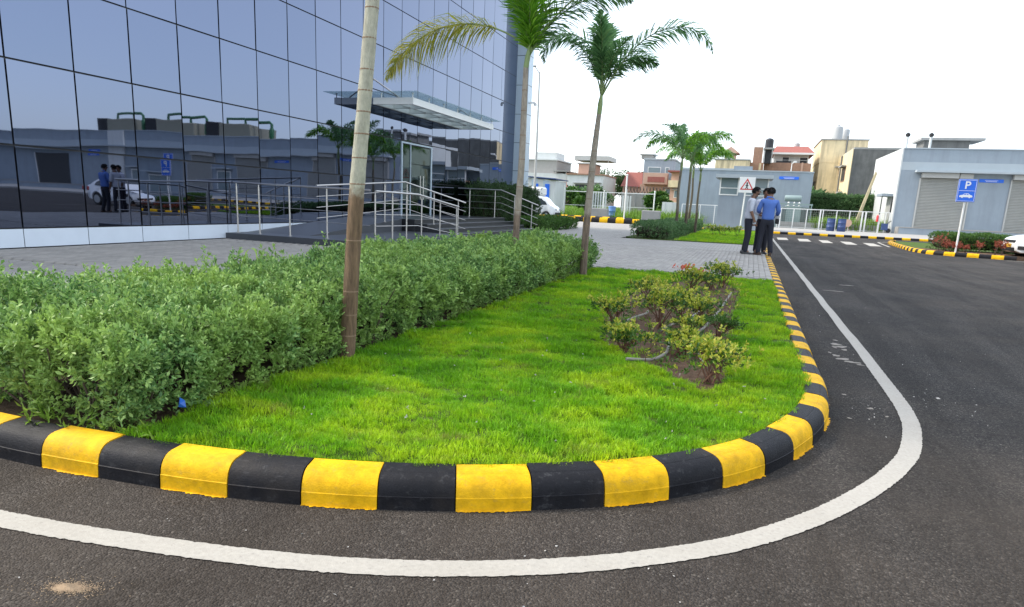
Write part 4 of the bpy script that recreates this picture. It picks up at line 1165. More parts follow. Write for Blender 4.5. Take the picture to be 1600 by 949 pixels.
for i in range(-4, 20):
    w = 1.0
    yc = Y0 + PW * (i + .5); sy = 1.0
    if i == 19:
        y_a, y_b = Y0 + PW * 19, 29.70; yc = (y_a + y_b) / 2; sy = (y_b - y_a) / PW
    for r_ in range(NROW):
        if i in (11, 12) and r_ < 2: continue
        zc = Z0 + RH * (r_ + .5)
        child('pane', pane_me, gb, (FX + random.uniform(-.001, .001), yc, zc), (random.gauss(0, .0006), R(.28) + random.gauss(0, .0028), random.gauss(0, .0034)), (1, sy, 1))
    if not (11 <= i <= 12): child('base_panel', base_me, gb, (FX + .004, yc, KZ + .152), (0, 0, 0), (1, sy, 1))
# entrance doors: aluminium frame, two glass leaves with pull handles
dy0, dy1, dz0, dz1 = Y0 + PW * 11 + .012, Y0 + PW * 13 - .012, .60, 2.98
df = MB()
df.box(FX - .02, FX + .03, dy0, dy0 + .07, dz0, dz1); df.box(FX - .02, FX + .03, dy1 - .09, dy1, dz0, dz1); df.box(FX - .02, FX + .03, dy0 + .07, dy1 - .09, dz1 - .05, dz1)
df.box(FX - .02, FX + .02, dy0 + .63, dy0 + .67, dz0, dz1 - .052)
df.build('door_frame', 'pale_panel', gb)
MB().box(FX - .012, FX - .004, dy0 + .07, dy0 + .63, dz0, dz1 - .08, 'door_glass').build('side_light', None, gb)
for a, b_ in ((dy0 + .69, dy0 + 1.42), (dy0 + 1.44, dy1 - .10)):
    d = MB().box(FX - .006, FX + .006, a, b_, dz0 + .02, 2.3, 'door_glass').build('door', None, gb)
    yy = b_ - .10 if a < dy0 + 1 else a + .10
    MB().tube([(FX + .05, yy, 1.15), (FX + .05, yy, 1.95)], .014, 8).box(FX, FX + .05, yy - .01, yy + .01, 1.3, 1.32).box(FX, FX + .05, yy - .01, yy + .01, 1.78, 1.8).build('handle', 'steel', d)
MB().box(FX - .006, FX + .006, dy0 + .69, dy1 - .1, 2.32, dz1 - .09, 'door_glass').build('transom_light', None, gb)
# entrance canopy: white box beams, purlins, glass sheet on stand-offs, tie rods
cx0, cx1, cy0, cy1, cz0, cz1 = FX + .01, -9.66, 18.5, 25.05, 3.86, 4.05
cn = MB()
cn.box(cx1 - .09, cx1, cy0, cy1, cz0, cz1); cn.box(cx0, cx1 - .092, cy0, cy0 + .09, cz0, cz1); cn.box(cx0, cx1 - .092, cy1 - .09, cy1, cz0, cz1); cn.box(cx0, cx0 + .09, cy0 + .092, cy1 - .092, cz0, cz1)
for k in range(1, 6):
    y = cy0 + (cy1 - cy0) * k / 6; cn.box(cx0 + .092, cx1 - .092, y - .04, y + .04, cz0 + .02, cz1 - .02)
cn.box((cx0 + cx1) / 2 - .035, (cx0 + cx1) / 2 + .035, cy0 + .092, cy1 - .092, cz0 + .045, cz1 - .06)
can = cn.build('canopy', 'white_paint', gb)
for k in range(4):
    a = cy0 - .25 + (cy1 - cy0 + .5) * k / 4; b_ = cy0 - .25 + (cy1 - cy0 + .5) * (k + 1) / 4
    MB().box(cx0 + .02, cx1 + .22, a + .008, b_ - .008, cz1 + .13, cz1 + .145, 'canopy_glass').build('glass_panel', None, can)
for k in range(7):
    y = cy0 + .05 + (cy1 - cy0 - .1) * k / 6
    for x in (cx1 - .045, cx0 + .25): MB().tube([(x, y, cz1), (x, y, cz1 + .13)], .014, 6).tube([(x, y, cz1 + .115), (x, y, cz1 + .129)], .04, 8).build('standoff', 'steel', can)
for y in (cy0 + .05, cy1 - .05): MB().tube([(FX, y, 4.58), (-10.15, y, 4.06)], .022, 8).build('tie_rod', 'steel', can)
MB().box(-10.42, -10.15, 31.6, 31.68, 5.75, 5.83).box(-10.2, -10.08, 31.54, 31.72, 5.66, 5.77).build('security_camera', 'white_paint', gb)

# entrance platform: low plinth, ramp up to the landing, granite steps
pl = thing('entrance_steps', 'dark granite entrance steps and ramp below the glass doors', 'steps', (-9, 18, KZ))
MB().box(-10.98, -7.2, 12.2, 17.4, .10, .262).build('plinth', 'granite_side', pl)
MB().mesh([(-10.97, 12.9, .262), (-9.3, 12.9, .262), (-9.3, 17.2, .60), (-10.97, 17.2, .60), (-10.97, 17.2, .2), (-9.3, 17.2, .2), (-10.97, 12.9, .2), (-9.3, 12.9, .2)], [(0, 1, 2, 3), (1, 7, 5, 2), (0, 3, 4, 6), (3, 2, 5, 4), (6, 4, 5, 7), (0, 6, 7, 1)]).build('ramp', 'granite_side', pl)
MB().box(-10.96, -9.0, 17.41, 24.9, .10, .60, bev=.006).build('landing', 'granite', pl)
for k, (xa, z) in enumerate([(-8.6, .485), (-8.2, .37), (-7.75, .255)]):
    MB().box(-8.998 if k == 0 else xa - (.4 if k == 1 else .45), xa, 17.415, 24.9, .10, z, bev=.006).build('step', 'granite', pl)
def railing(label, runs, posts, mids=3, r_top=.021):
    """runs: list of (point, point...) polylines of the handrail top; posts: (x, y, z0, z1)"""
    root = thing('railing', label, 'railing', (posts[0][0], posts[0][1], posts[0][2]), group='stainless railings at the entrance')
    for run in runs:
        MB().tube(run, r_top, 8).build('handrail', 'steel', root, smooth=True)
        for k in range(mids):
            dz = .24 * (k + 1)
            MB().tube([(a, b, c - dz) for a, b, c in run], .008, 6).build('rail', 'steel', root, smooth=True)
    for (x, y, z0, z1) in posts:
        MB().tube([(x, y, z0), (x, y, z1 - .07)], .018, 8).tube([(x, y, z1 - .07), (x, y, z1)], .012, 6).lathe([(.045, 0), (.045, .008), (.023, .016)], 10, (x, y, z0)).build('post', 'steel', root, smooth=True)
    return root
railing('steel railing along the near end of the ramp, facing the paving', [[(-11.2 + .22, 12.5, 1.36), (-7.5, 12.5, 1.31)]], [(-10.9, 12.5, .26, 1.35), (-10.3, 12.5, .26, 1.345), (-9.5, 12.5, .26, 1.335), (-8.55, 12.5, .26, 1.325), (-7.9, 12.5, .26, 1.315)])
railing('steel railing running back from the corner of the plinth and dipping to the steps', [[(-7.42, 12.6, 1.30), (-7.42, 14.5, 1.28), (-7.0 - .3, 16.6, 1.02)]], [(-7.45, 12.62, .26, 1.29), (-7.42, 13.3, .26, 1.29), (-7.42, 13.95, .26, 1.28), (-7.42, 14.7, .26, 1.25), (-7.36, 15.6, .26, 1.14), (-7.31, 16.5, .26, 1.03)])
railing('steel railing climbing the ramp and coming down beside the steps', [[(-9.3, 13.2, 1.37), (-9.25, 17.3, 1.62), (-7.65, 17.9, 1.12)]], [(-9.3, 13.6, .31, 1.39), (-9.29, 14.9, .42, 1.47), (-9.27, 16.2, .53, 1.55), (-9.22, 17.35, .60, 1.61), (-8.5, 17.6, .485, 1.38), (-7.85, 17.82, .255, 1.18)])
railing('steel railing on the far side of the steps beside the dark shrubs', [[(-10.9, 24.7, 1.64), (-9.1, 24.7, 1.63), (-7.6, 24.7, 1.12)]], [(-10.4, 24.7, .60, 1.62), (-9.35, 24.7, .60, 1.62), (-8.55, 24.7, .485, 1.44), (-7.85, 24.7, .255, 1.2)])

pmat('barrel_blue', (.09, .20, .42), .5, 0, .1)
# ------------------------------------------------------------------ long shutter building on the right
SY = 60.0
sb = thing('shutter_building', 'long low blue-grey building with roller shutters and a white end wall', 'building', (10.4, 60, .1))
mb = MB()
mb.box(10.4, 78, SY, 72.0, -.02, 6.48, 'blue_grey_wall')
mb.box(10.395, 78.01, SY - .012, SY - .001, 4.92, 5.52, 'pale_band')
mb.build('wall', None, sb)
MB().box(10.30, 10.397, SY - .02, 72.1, -.02, 6.53, 'white_wall').build('end_wall', None, sb)
MB().box(10.4, 78, SY - .06, 72.0, 6.482, 6.56, 'pale_band').build('coping', None, sb)
MB().box(10.7, 78, SY - 1.1, SY - .005, -.02, .60, 'blue_grey_wall').box(10.66, 78, SY - 1.14, SY - .004, .602, .66, 'concrete_light').box(10.62, 10.69, SY - 1.1, SY - .005, -.02, .6, 'concrete_light').build('loading_plinth', None, sb)
MB().box(11.35, 78, SY - .75, SY - .013, 4.76, 4.90, 'pale_band').build('ledge', None, sb)
def shutter(x0, x1, open_=False, z0=.66, z1=4.36):
    if open_:
        MB().box(x0, x1, SY - .03, SY - .014, z0, z1, 'dark_void').box(x1 - .12, x1, SY - .06, SY - .031, z0, z1, 'white_paint').build('opening', None, sb); return
    m = MB(); n = int((z1 - z0) / .11); V = []; 
    prof = []
    for i in range(n + 1):
        z = z0 + (z1 - z0) * i / n; prof += [(-.03, z), (-.065, z + .04), (-.065, z + .075)]
    fs = []; vs_ = []
    for a, z in prof: vs_ += [(x0, SY + a, min(z, z1)), (x1, SY + a, min(z, z1))]
    fs = [(2 * i, 2 * i + 1, 2 * i + 3, 2 * i + 2) for i in range(len(prof) - 1)]
    m.mesh(vs_, fs); s = m.build('shutter', 'shutter_metal', sb)
    MB().box(x0 - .10, x0 - .002, SY - .08, SY - .014, z0, z1).box(x1 + .002, x1 + .10, SY - .08, SY - .014, z0, z1).build('guide_rail', 'shutter_box', s)
    MB().box(x0 - .05, x1 - .85, SY - .42, SY - .014, z1 + .01, z1 + .39, bev=.02).box(x1 - .80, x1 + .08, SY - .36, SY - .014, z1 + .01, z1 + .37, bev=.02).build('shutter_box', 'shutter_box', s)
def wall_sign(x0, x1, y, z, parent, name='wall_sign'):
    s = MB().box(x0, x1, y - .04, y - .014, z - .12, z + .12, 'sign_blue').build(name, None, parent)
    MB().box(x0 + .35, x1 - .35, y - .046, y - .041, z + .015, z + .035, 'sign_white').box(x0 + .42, x1 - .42, y - .046, y - .041, z - .06, z - .035, 'sign_white').build('lettering', None, s)
shutter(11.85, 15.1); wall_sign(15.65, 17.2, SY, 4.28, sb)
shutter(17.75, 21.0); wall_sign(24.4, 26.0, SY, 4.28, sb)
shutter(27.0, 30.2); shutter(33.5, 36.4); wall_sign(50.2, 51.8, SY, 4.3, sb)
shutter(54.0, 59.4, True)
MB().box(46.0, 48.6, SY - .14, SY - .001, -.02, 6.5, 'white_wall').build('pilaster', None, sb)
for x0, x1, z0, z1 in [(38.6, 41.6, .7, 2.9), (43.4, 45.2, 1.0, 2.8), (31.2, 32.6, .66, 2.8)]:
    w = MB().box(x0, x1, SY - .05, SY - .014, z0, z1, 'white_paint').build('window', None, sb)
    MB().box(x0 + .12, x1 - .12, SY - .06, SY - .052, z0 + .12, z1 - .12, 'window_glass').build('pane', None, w)
    MB().box(x0 - .3, x1 + .3, SY - .8, SY - .014, z1 + .2, z1 + .3, 'pale_band').build('shade', None, w)
# side door with a small canopy on the white end wall, conduit, lamp bracket
d = MB().box(10.24, 10.298, 61.1, 63.0, .1, 2.75, 'shutter_box').build('side_door', None, sb)
MB().box(9.5, 10.297, 60.9, 63.3, 2.95, 3.15, 'blue_grey_wall').build('door_canopy', None, sb)
MB().tube([(10.25, 60.75, .1), (10.25, 60.75, 2.95)], .05, 6).tube([(9.55, 61, 2.95), (9.55, 61, .1)], .04, 6).build('drainpipe', 'black_matte', sb)
MB().tube([(10.3, 61, 4.55), (9.7, 61, 4.62)], .03, 6).lathe([(.07, -.06), (.09, 0), (.03, .06)], 8, (9.65, 61, 4.6)).build('wall_lamp', 'white_paint', sb)
for x in (10.75, 12.35):
    p = MB().tube([(x, 61.5, 6.56), (x, 61.5, 7.55)], .09, 10).build('vent_pipe', 'white_wall', sb)
    MB().lathe([(.09, 7.5), (.17, 7.56), (.17, 7.72), (.05, 7.82)], 10, (x, 61.5, 0)).build('cowl', 'black_matte', p)
MB().box(12.9, 16.2, 66.5, 69.5, 6.5, 7.75, 'cement_wall').box(12.6, 17.2, 66.2, 69.8, 7.752, 7.95, 'concrete').build('stair_head', None, sb)
# generator sets with green exhaust pipes on the roof (the mirror facade shows them)
for i, (x, lb) in enumerate([(49.5, 'rooftop generator with green pipes mirrored in the glass wall, leftmost of three'), (41.0, 'rooftop generator with green pipes mirrored in the glass wall, middle of three'), (33.0, 'rooftop generator with green pipes mirrored in the glass wall, rightmost of three')]):
    g = thing('generator', lb, 'generator', (x, 64, 6.5), group='generators on the long roof')
    MB().box(x - 3.0, x + 1.6, 62, 65.2, 6.57, 8.0, 'genset_beige', bev=.06).build('housing', None, g)
    MB().box(x + 1.62, x + 3.3, 62.05, 65.1, 6.57, 8.1, 'black_matte').build('radiator', None, g)
    pm = MB()
    pm.tube([(x - 2.0, 62.6, 8.0), (x - 2.0, 62.6, 8.55), (x - 4.1, 62.6, 8.65), (x - 4.4, 62.6, 8.4), (x - 4.4, 62.6, 6.6)], .16, 8); pm.tube([(x + .6, 62.8, 8.0), (x + .6, 62.8, 8.6), (x - 1.9, 62.6, 8.6)], .14, 8)
    pm.lathe([(.18, 6.8), (.28, 6.95), (.28, 7.8), (.18, 8.0)], 10, (x - 4.4, 62.6, 0)); pm.build('exhaust_pipe', 'pipe_green', g, smooth=True)

# ------------------------------------------------------------------ guard cabin, substation, transformer
gc = thing('guard_cabin', 'small blue-grey guard cabin with white-framed windows and a flat roof', 'cabin', (-.6, 46.8, .13))
MB().box(-2.13, .80, 46.0, 48.6, .10, 2.23, 'blue_grey_wall').box(-.97, -.62, 46.0, 48.6, 2.232, 3.30, 'blue_grey_wall').box(-2.13, -.972, 48.4, 48.6, 2.232, 3.3, 'blue_grey_wall').box(-.618, .8, 48.4, 48.6, 2.232, 3.3, 'blue_grey_wall').build('wall', None, gc)
MB().box(-2.4, 1.02, 45.6, 48.9, 3.302, 3.52, 'pale_band').build('roof', None, gc)
for a, b_ in ((-2.13, -.975), (-.615, .80)):
    w = MB(); w.box(a, b_, 45.97, 46.03, 2.235, 2.30).box(a, a + .07, 45.97, 46.03, 2.302, 3.30).box(b_ - .07, b_, 45.97, 46.03, 2.302, 3.30).box(a + .072, b_ - .072, 45.97, 46.03, 2.66, 2.71)
    w = w.build('window', 'white_paint', gc)
    MB().box(a + .075, b_ - .075, 45.995, 46.005, 2.72, 3.29, 'window_glass').build('pane', None, w); MB().box(a + .075, b_ - .075, 45.995, 46.005, 2.302, 2.655, 'window_glass').build('pane', None, w)
MB().box(-1.9, -1.3, 46.5, 46.9, 2.24, 2.55, 'brick_wall').box(-1.2, -1.0, 46.4, 46.6, 2.24, 2.5, 'bamboo').build('desk_item', None, gc)
ss = thing('substation', 'wide windowless blue-grey substation block with a blue name strip', 'building', (-1, 66, 0))
MB().box(-6.75, 4.72, 66, 76, -.04, 4.86, 'blue_grey_wall').box(-2.0, -.4, 66.2, 70, 4.862, 5.3, 'blue_grey_wall').build('wall', None, ss)
MB().box(-6.8, 4.77, 65.95, 76.05, 4.862, 4.95, 'pale_band').box(-6.8, -2.01, 65.96, 76.04, 4.951, 5.05, 'pale_band').build('coping', None, ss)
wall_sign(1.94, 3.56, 66, 4.36, ss, 'name_strip')
MB().tube([(2.85, 66.3, 4.95), (2.85, 66.3, 5.6), (3.05, 66, 5.75)], .04, 6).box(2.95, 3.2, 65.7, 66.0, 5.68, 5.82).build('roof_lamp', 'white_paint', ss)
tf = thing('transformer', 'grey-green outdoor power transformer with cylindrical oil tank and fins', 'transformer', (3.3, 63.5, -.05))
MB().box(2.65, 3.95, 63.1, 64.1, .3, 1.95, 'transformer_grey', bev=.05).build('tank', None, tf)
MB().lathe([(.02, 2.5), (.24, 2.52), (.27, 2.6), (.27, 3.75), (.24, 3.83), (.02, 3.85)], 14, (0, 63.4, 2.56), None, 'x').build('conservator', 'transformer_grey', tf, smooth=True)
for x in np.arange(2.1, 2.62, .085): MB().box(x, x + .03, 62.95, 64.2, .5, 1.85, 'transformer_grey').build('fin', None, tf)
for x in np.arange(4.0, 4.55, .085): MB().box(x, x + .03, 62.95, 64.2, .5, 1.85, 'transformer_grey').build('fin', None, tf)
for x in (2.85, 3.3, 3.7): MB().lathe([(.09, 1.95), (.05, 2.0), (.1, 2.06), (.05, 2.12), (.1, 2.18), (.04, 2.24), (.03, 2.3)], 8, (x, 63.2, 0)).build('bushing', 'white_paint', tf)
MB().box(2.1, 4.6, 62.9, 64.3, -.05, .298, 'concrete').box(1.95, 4.75, 62.85, 62.9, 2.02, 2.14, 'transformer_grey').box(1.98, 2.06, 62.8, 62.9, -.05, 2.02, 'transformer_grey').box(4.62, 4.70, 62.8, 62.9, -.05, 2.02, 'transformer_grey').build('base', None, tf)
def fence(label, pts, y, z0, z1, wide=(), frame_r=.03, mesh=True, group='white tube fences', gate=False):
    root = thing('fence', label, 'fence', (pts[0], y, z0), group=group)
    for k, x in enumerate(pts):
        r = .055 if k in wide else frame_r
        MB().box(x - r, x + r, y - .03, y + .03, z0, z1).build('post', 'white_paint', root)
    MB().box(pts[0], pts[-1], y - .02, y + .02, z1, z1 + .055).box(pts[0], pts[-1], y - .02, y + .02, z0 + .06, z0 + .10).build('rail', 'white_paint', root)
    if mesh:
        m = MB()
        for x in np.arange(pts[0], pts[-1], .16): m.box(x - .0035, x + .0035, y - .0035, y + .0035, z0 + .08, z1)
        for z in np.arange(z0 + .2, z1, .16): m.box(pts[0], pts[-1], y - .0045, y + .0025, z - .0035, z + .0035)
        m.build('wire_mesh', 'shutter_box', root)
    return root
fence('white tube and mesh fence in front of the transformer', [2.0, 2.2, 3.2, 4.2, 5.2, 5.4, 6.4, 7.35, 8.25, 8.5, 9.9, 10.2], 60.3, .12, 1.66, wide=(1, 4, 8, 9, 11))
fence('white tube and mesh fence behind the clustered palms', [-5.7, -4.4, -4.2, -3.0, -2.2], 60.3, .02, 1.66, wide=(1,))
MB_ = MB().box(2.0, 10.2, 60.7, 60.95, -.02, .62, 'concrete'); o = MB_.build('low_wall'); tag(o, 'low grey wall behind the transformer fence', 'wall')
def drum(lb, x, y):
    r = thing('drum', lb, 'drum', (x, y, .135), group='blue drums by the fence')
    MB().lathe([(.27, 0), (.285, .02), (.285, .30), (.30, .32), (.285, .34), (.285, .62), (.30, .64), (.285, .66), (.285, .90), (.295, .93), (.27, .93), (.265, .90)], 20, (x, y, .135)).build('body', 'drum_blue', r, smooth=True)
    MB().lathe([(.1, 0), (.1, .012)], 12, (x + .1, y, .135 + .9)).build('lid', 'tank_black', r)
drum('blue steel drum by the fence, nearer the men', 5.66, 56.2); drum('blue steel drum by the fence, nearer the white end wall', 6.38, 56.0)
r = thing('standing_board', 'round red and white hazard board leaning at the fence', 'sign', (7.2, 59.6, .135))
MB().lathe([(.3, -.015), (.3, .015)], 18, (7.2, 59.6, .75), None, 'y').build('disc', 'orange_wall', r); MB().tube([(7.05, 59.62, .135), (7.2, 59.62, .75)], .02, 6).tube([(7.35, 59.62, .135), (7.2, 59.62, .75)], .02, 6).build('stand', 'brick_wall', r)
r = thing('extinguisher_stand', 'red fire extinguisher on a white post by the white wall', 'fire extinguisher', (9.25, 59.4, .135))
MB().box(9.28, 9.40, 59.4, 59.46, .135, 1.5, 'white_paint').build('post', None, r); MB().lathe([(.01, .0), (.085, .02), (.085, .42), (.04, .5), (.02, .56)], 10, (9.2, 59.35, .95)).build('cylinder', 'sign_red', r, smooth=True)
r = thing('handcart', 'dark handcart with wheel standing by the white end wall', 'cart', (9.7, 59.3, .135))
MB().box(9.55, 9.95, 59.0, 59.5, .35, .85, 'drum_blue').build('tray', None, r); MB().tube([(9.95, 59.0, .85), (10.12, 59.0, 1.05), (10.12, 59.5, 1.05), (9.95, 59.5, .85)], .02, 6).build('handle', 'black_matte', r); MB().lathe([(.16, -.03), (.18, 0), (.16, .03)], 14, (10.05, 59.25, .32), None, 'y').build('wheel', 'black_matte', r)
r = thing('bamboo_poles', 'bundle of bamboo poles leaning against the white end wall', 'poles', (7.9, 60.8, 0))
for k in range(4): MB().tube([(7.75 + .07 * k, 61.2 + .05 * k, .1), (8.35 + .05 * k, 61.4, 2.6), (8.92 + .03 * k, 61.6, 4.85 - .05 * k)], [.045, .04, .03], 7).build('pole', 'bamboo', r, smooth=True)
for i, (x, y, lb) in enumerate([(-12.4, 57.8, 'grey concrete block by the far kerb, behind the palm at the hedge end'), (-8.0, 58.0, 'grey concrete block by the far kerb, beside the clustered palms')]):
    r = thing('concrete_block', lb, 'block', (x, y, 0), group='concrete blocks on the waste ground')
    MB().box(x - .75, x + .75, y, y + .8, .0, 1.0, 'concrete', bev=.03).build('block', None, r); MB().box(x - .7, x + .7, y + .1, y + .7, 1.002, 1.03, 'concrete_light').build('cap', None, r)
MB_ = MB().lathe([(.30, -.05), (.33, 0), (.33, .4), (.35, .43), (.33, .46), (.33, .8), (.35, .83), (.33, .86), (.33, 1.2), (.28, 1.25)], 16, (-11.9, 61.2, 0), 'barrel_blue'); o = MB_.build('water_barrel', smooth=True); tag(o, 'pale blue barrel behind the concrete block', 'barrel')
# posts and wires at the waste ground
for i, (x, y, h, lb) in enumerate([(-17.2, 64, 2.9, 'thin white fence post nearest the parked van'), (-13.3, 64, 2.6, 'thin white fence post behind the palm at the hedge end'), (-11.2, 64, 2.75, 'thin white fence post just left of the tall white pole'), (-8.6, 64, 2.7, 'thin white fence post above the right concrete block'), (-8.2, 46.6, 3.3, 'tall white pole standing at the far kerb')]):
    r = thing('fence_post', lb, 'post', (x, y, 0), group='white posts on the waste ground')
    MB().tube([(x, y, -.05), (x, y, h)], .06 if y > 50 else .055, 8).build('shaft', 'white_paint', r); MB().lathe([(.075, 0), (.075, .05), (.02, .08)], 8, (x, y, h)).build('cap', 'white_paint', r)
r = thing('fence_wire', 'white top rail running between the thin fence posts', 'rail', (-17, 64, 2.5)); MB().box(-17.2, -8.6, 63.98, 64.02, 2.45, 2.52).build('rail', 'white_paint', r); MB().box(-17.2, -8.6, 63.985, 64.015, 1.2, 1.24).build('rail', 'white_paint', r)
r = thing('pillar_stack', 'stack of narrow white grilles standing on the waste ground', 'grilles', (-14.2, 66, 0))
for k in range(7): MB().box(-15.1 + .24 * k, -14.96 + .24 * k, 66 + .05 * k, 66.12 + .05 * k, -.05, 2.55, 'white_wall').build('grille', None, r)
for k in range(4): MB().box(-12.1 + .24 * k, -11.96 + .24 * k, 67, 67.1, -.05, 2.3, 'white_wall').build('grille', None, r)
r = thing('compound_wall', 'pale concrete panel wall topped with coiled razor wire', 'wall', (-11.3, 75, 0))
for k in range(6): MB().box(-13.6 + .74 * k, -12.88 + .74 * k, 75, 75.12, -.05, 2.72 + .03 * (k % 2), 'concrete_light').build('wall_panel', None, r)
for k in range(7): MB().box(-13.66 + .74 * k, -13.56 + .74 * k, 74.95, 75.17, -.05, 2.82, 'concrete').build('panel_post', None, r)
coil = [(-13.5 + 4.4 * i / 220, 75.06 + .34 * math.cos(i * .36), 3.12 + .34 * math.sin(i * .36)) for i in range(221)]
MB().tube(coil, .03, 4).build('razor_wire', 'black_matte', r)
r = thing('sheet_gate', 'white corrugated sheet gate beside the substation', 'gate', (-7.3, 66.5, 0))
for k in range(5): MB().box(-8.15 + .32 * k, -7.84 + .32 * k, 66.4 + .03 * (k % 2), 66.46 + .03 * (k % 2), -.03, 1.85, 'white_wall').build('sheet', None, r)

# ------------------------------------------------------------------ houses behind
def house(name, label, cat='house'):
    return thing(name, label, cat, (0, 0, 0))
def win(parent, x0, x1, y, z0, z1, face='y', shade=True, mat='window_glass'):
    if face == 'y':
        w = MB().box(x0, x1, y - .06, y - .005, z0, z1, 'white_paint').build('window', None, parent)
        MB().box(x0 + .07, x1 - .07, y - .08, y - .062, z0 + .07, z1 - .07, mat).build('pane', None, w)
        if shade: MB().box(x0 - .2, x1 + .2, y - .6, y - .004, z1 + .08, z1 + .18, 'concrete').build('shade', None, w)
    else:
        w = MB().box(y - .06, y - .005, x0, x1, z0, z1, 'brick_wall').build('window', None, parent)
        MB().box(y - .08, y - .062, x0 + .1, x1 - .1, z0 + .1, z1 - .1, 'dark_void').build('pane', None, w)
        if shade: MB().box(y - .5, y - .004, x0 - .2, x1 + .2, z1 + .05, z1 + .2, 'concrete').build('shade', None, w)
# weathered cream building with cement side wall
h = thing('weathered_building', 'weathered cream and bare cement building with a white tank on its roof', 'building', (12, 95, 0))
MB().box(9.8, 22, 85, 113, -.05, 8.55, 'cement_wall').build('rear_wall', None, h)
MB().box(9.72, 9.797, 84.9, 113, -.05, 8.58, 'cream_wall').build('side_wall', None, h)
MB().box(9.85, 22, 84.98, 113, 8.552, 8.75, 'concrete').build('parapet', None, h)
MB().box(7.3, 12.6, 96, 108, 7.8, 10.55, 'cream_wall').box(7.2, 12.7, 95.9, 108.1, 10.552, 10.7, 'concrete').build('upper_storey', None, h)
MB().box(7.35, 9.7, 96.02, 113, -.05, 7.79, 'cream_wall').build('wing', None, h)
for y0, y1, z0, z1 in [(89, 92.2, 5.3, 6.9), (96, 97.2, 6.4, 7.2), (89, 91, 2.5, 3.9)]: win(h, y0, y1, 9.72, z0, z1, 'x')
MB().box(6.4, 7.34, 96.5, 106, 3.9, 4.1, 'concrete').box(7.2, 7.34, 99, 100.2, 4.3, 5.6, 'dark_void').build('balcony', None, h)
for y in (93.6, 94.4, 99.2): MB().tube([(9.66, y, 0), (9.66, y, 8.5)], .06, 6).build('drainpipe', 'cement_wall', h)
tk = MB().lathe([(.62, 0), (.62, 1.55), (.55, 1.7), (.2, 1.85), (.2, 1.95)], 16, (9.2, 98.5, 10.7)).build('water_tank', 'tank_white', h, smooth=True)
MB().lathe([(.5, 0), (.5, 1.5), (.4, 1.62)], 14, (10.3, 100.2, 10.7)).build('water_tank', 'tank_white', h, smooth=True)
MB().tube([(10.2, 95.88, 11), (10.2, 95.88, 7.9)], .1, 6).build('drainpipe', 'cement_wall', h)
# white house with red tiled roof over brick parapet
h = thing('red_roof_house', 'white upper storey with red tiled roof above an orange brick parapet', 'house', (3.5, 95, 0))
MB().box(1.2, 6.3, 95, 105, -.05, 6.4, 'white_wall').build('lower_wall', None, h)
MB().box(.75, 6.35, 94.7, 94.9, 6.35, 7.6, 'brick_wall').box(5.2, 5.4, 94.66, 94.698, 6.35, 7.66, 'orange_wall').build('brick_parapet', None, h)
MB().box(1.9, 6.1, 97, 104, 6.4, 8.9, 'white_wall').build('wall', None, h)
rf = MB().mesh([(1.3, 95.6, 8.85), (6.7, 95.6, 8.85), (6.7, 105, 8.85), (1.3, 105, 8.85), (2.1, 97.5, 9.85), (5.9, 97.5, 9.85), (5.9, 103, 9.85), (2.1, 103, 9.85)], [(0, 1, 5, 4), (1, 2, 6, 5), (2, 3, 7, 6), (3, 0, 4, 7), (4, 5, 6, 7), (3, 2, 1, 0)]).build('roof', 'red_tile', h)
MB().box(1.25, 6.75, 95.5, 95.6, 8.7, 8.92, 'white_paint').build('fascia', None, rf)
MB().lathe([(.35, 0), (.35, .5), (.1, .6)], 10, (4.6, 99, 9.85)).build('roof_tank', 'tank_white', h)
for x0, x1 in ((2.9, 3.8), (5.0, 6.0)): win(h, x0, x1, 97, 6.9, 8.5, shade=False, mat='dark_void')
MB().box(2.2, 4.0, 96.0, 96.05, 7.4, 7.9, 'dark_void').box(1.9, 6.3, 95.98, 96.02, 8.0, 8.03, 'white_paint').build('balcony_rail', None, h)
h = thing('brick_tower', 'half-built brick stair tower carrying a black water tank', 'building', (.3, 93, 0))
MB().box(-.9, .7, 92.5, 95, -.05, 7.4, 'brick_wall').box(-.65, .45, 92.8, 95, 7.402, 9.3, 'brick_wall').box(.15, .4, 92.45, 92.499, 3, 7.3, 'cream_wall').build('wall', None, h)
MB().box(.5, 1.75, 92.7, 95, 9.05, 9.25, 'concrete').box(.55, .67, 92.75, 92.9, 7.4, 9.05, 'concrete').box(1.5, 1.62, 92.75, 92.9, 7.4, 9.05, 'concrete').build('frame', None, h)
MB().box(.7, 1.5, 93.5, 94.8, 7.4, 9.04, 'dark_void').build('opening', None, h)
MB().lathe([(.48, 0), (.5, .1), (.5, .95), (.4, 1.1), (.15, 1.2)], 12, (1.1, 93.6, 9.25)).build('water_tank', 'tank_black', h)
h = thing('beige_building', 'long beige rendered building behind the guard cabin', 'building', (-2.4, 90, 0))
MB().box(-5.0, -.92, 90, 99, -.05, 7.45, 'cream_wall').build('wall', None, h); MB().box(-5.1, -.85, 89.9, 99, 7.452, 7.6, 'concrete').build('coping', None, h)
MB().box(-3.2, -1.2, 89.4, 89.99, 5.9, 6.1, 'concrete').build('shade', None, h)
h = thing('gable_pavilion', 'small tile-roofed pavilion above the beige building', 'house', (-3.3, 93, 7.5))
MB().box(-4.1, -2.75, 93, 96, 7.45, 8.55, 'orange_wall').build('wall', None, h)
MB().mesh([(-4.5, 92.5, 8.5), (-2.3, 92.5, 8.5), (-3.4, 92.5, 9.3), (-4.5, 96.5, 8.5), (-2.3, 96.5, 8.5), (-3.4, 96.5, 9.3)], [(0, 1, 2), (3, 5, 4), (0, 2, 5, 3), (1, 4, 5, 2), (0, 3, 4, 1)]).build('roof', 'orange_wall', h); MB().box(-3.8, -3.1, 92.95, 92.99, 7.6, 8.3, 'white_wall').build('window', None, h)
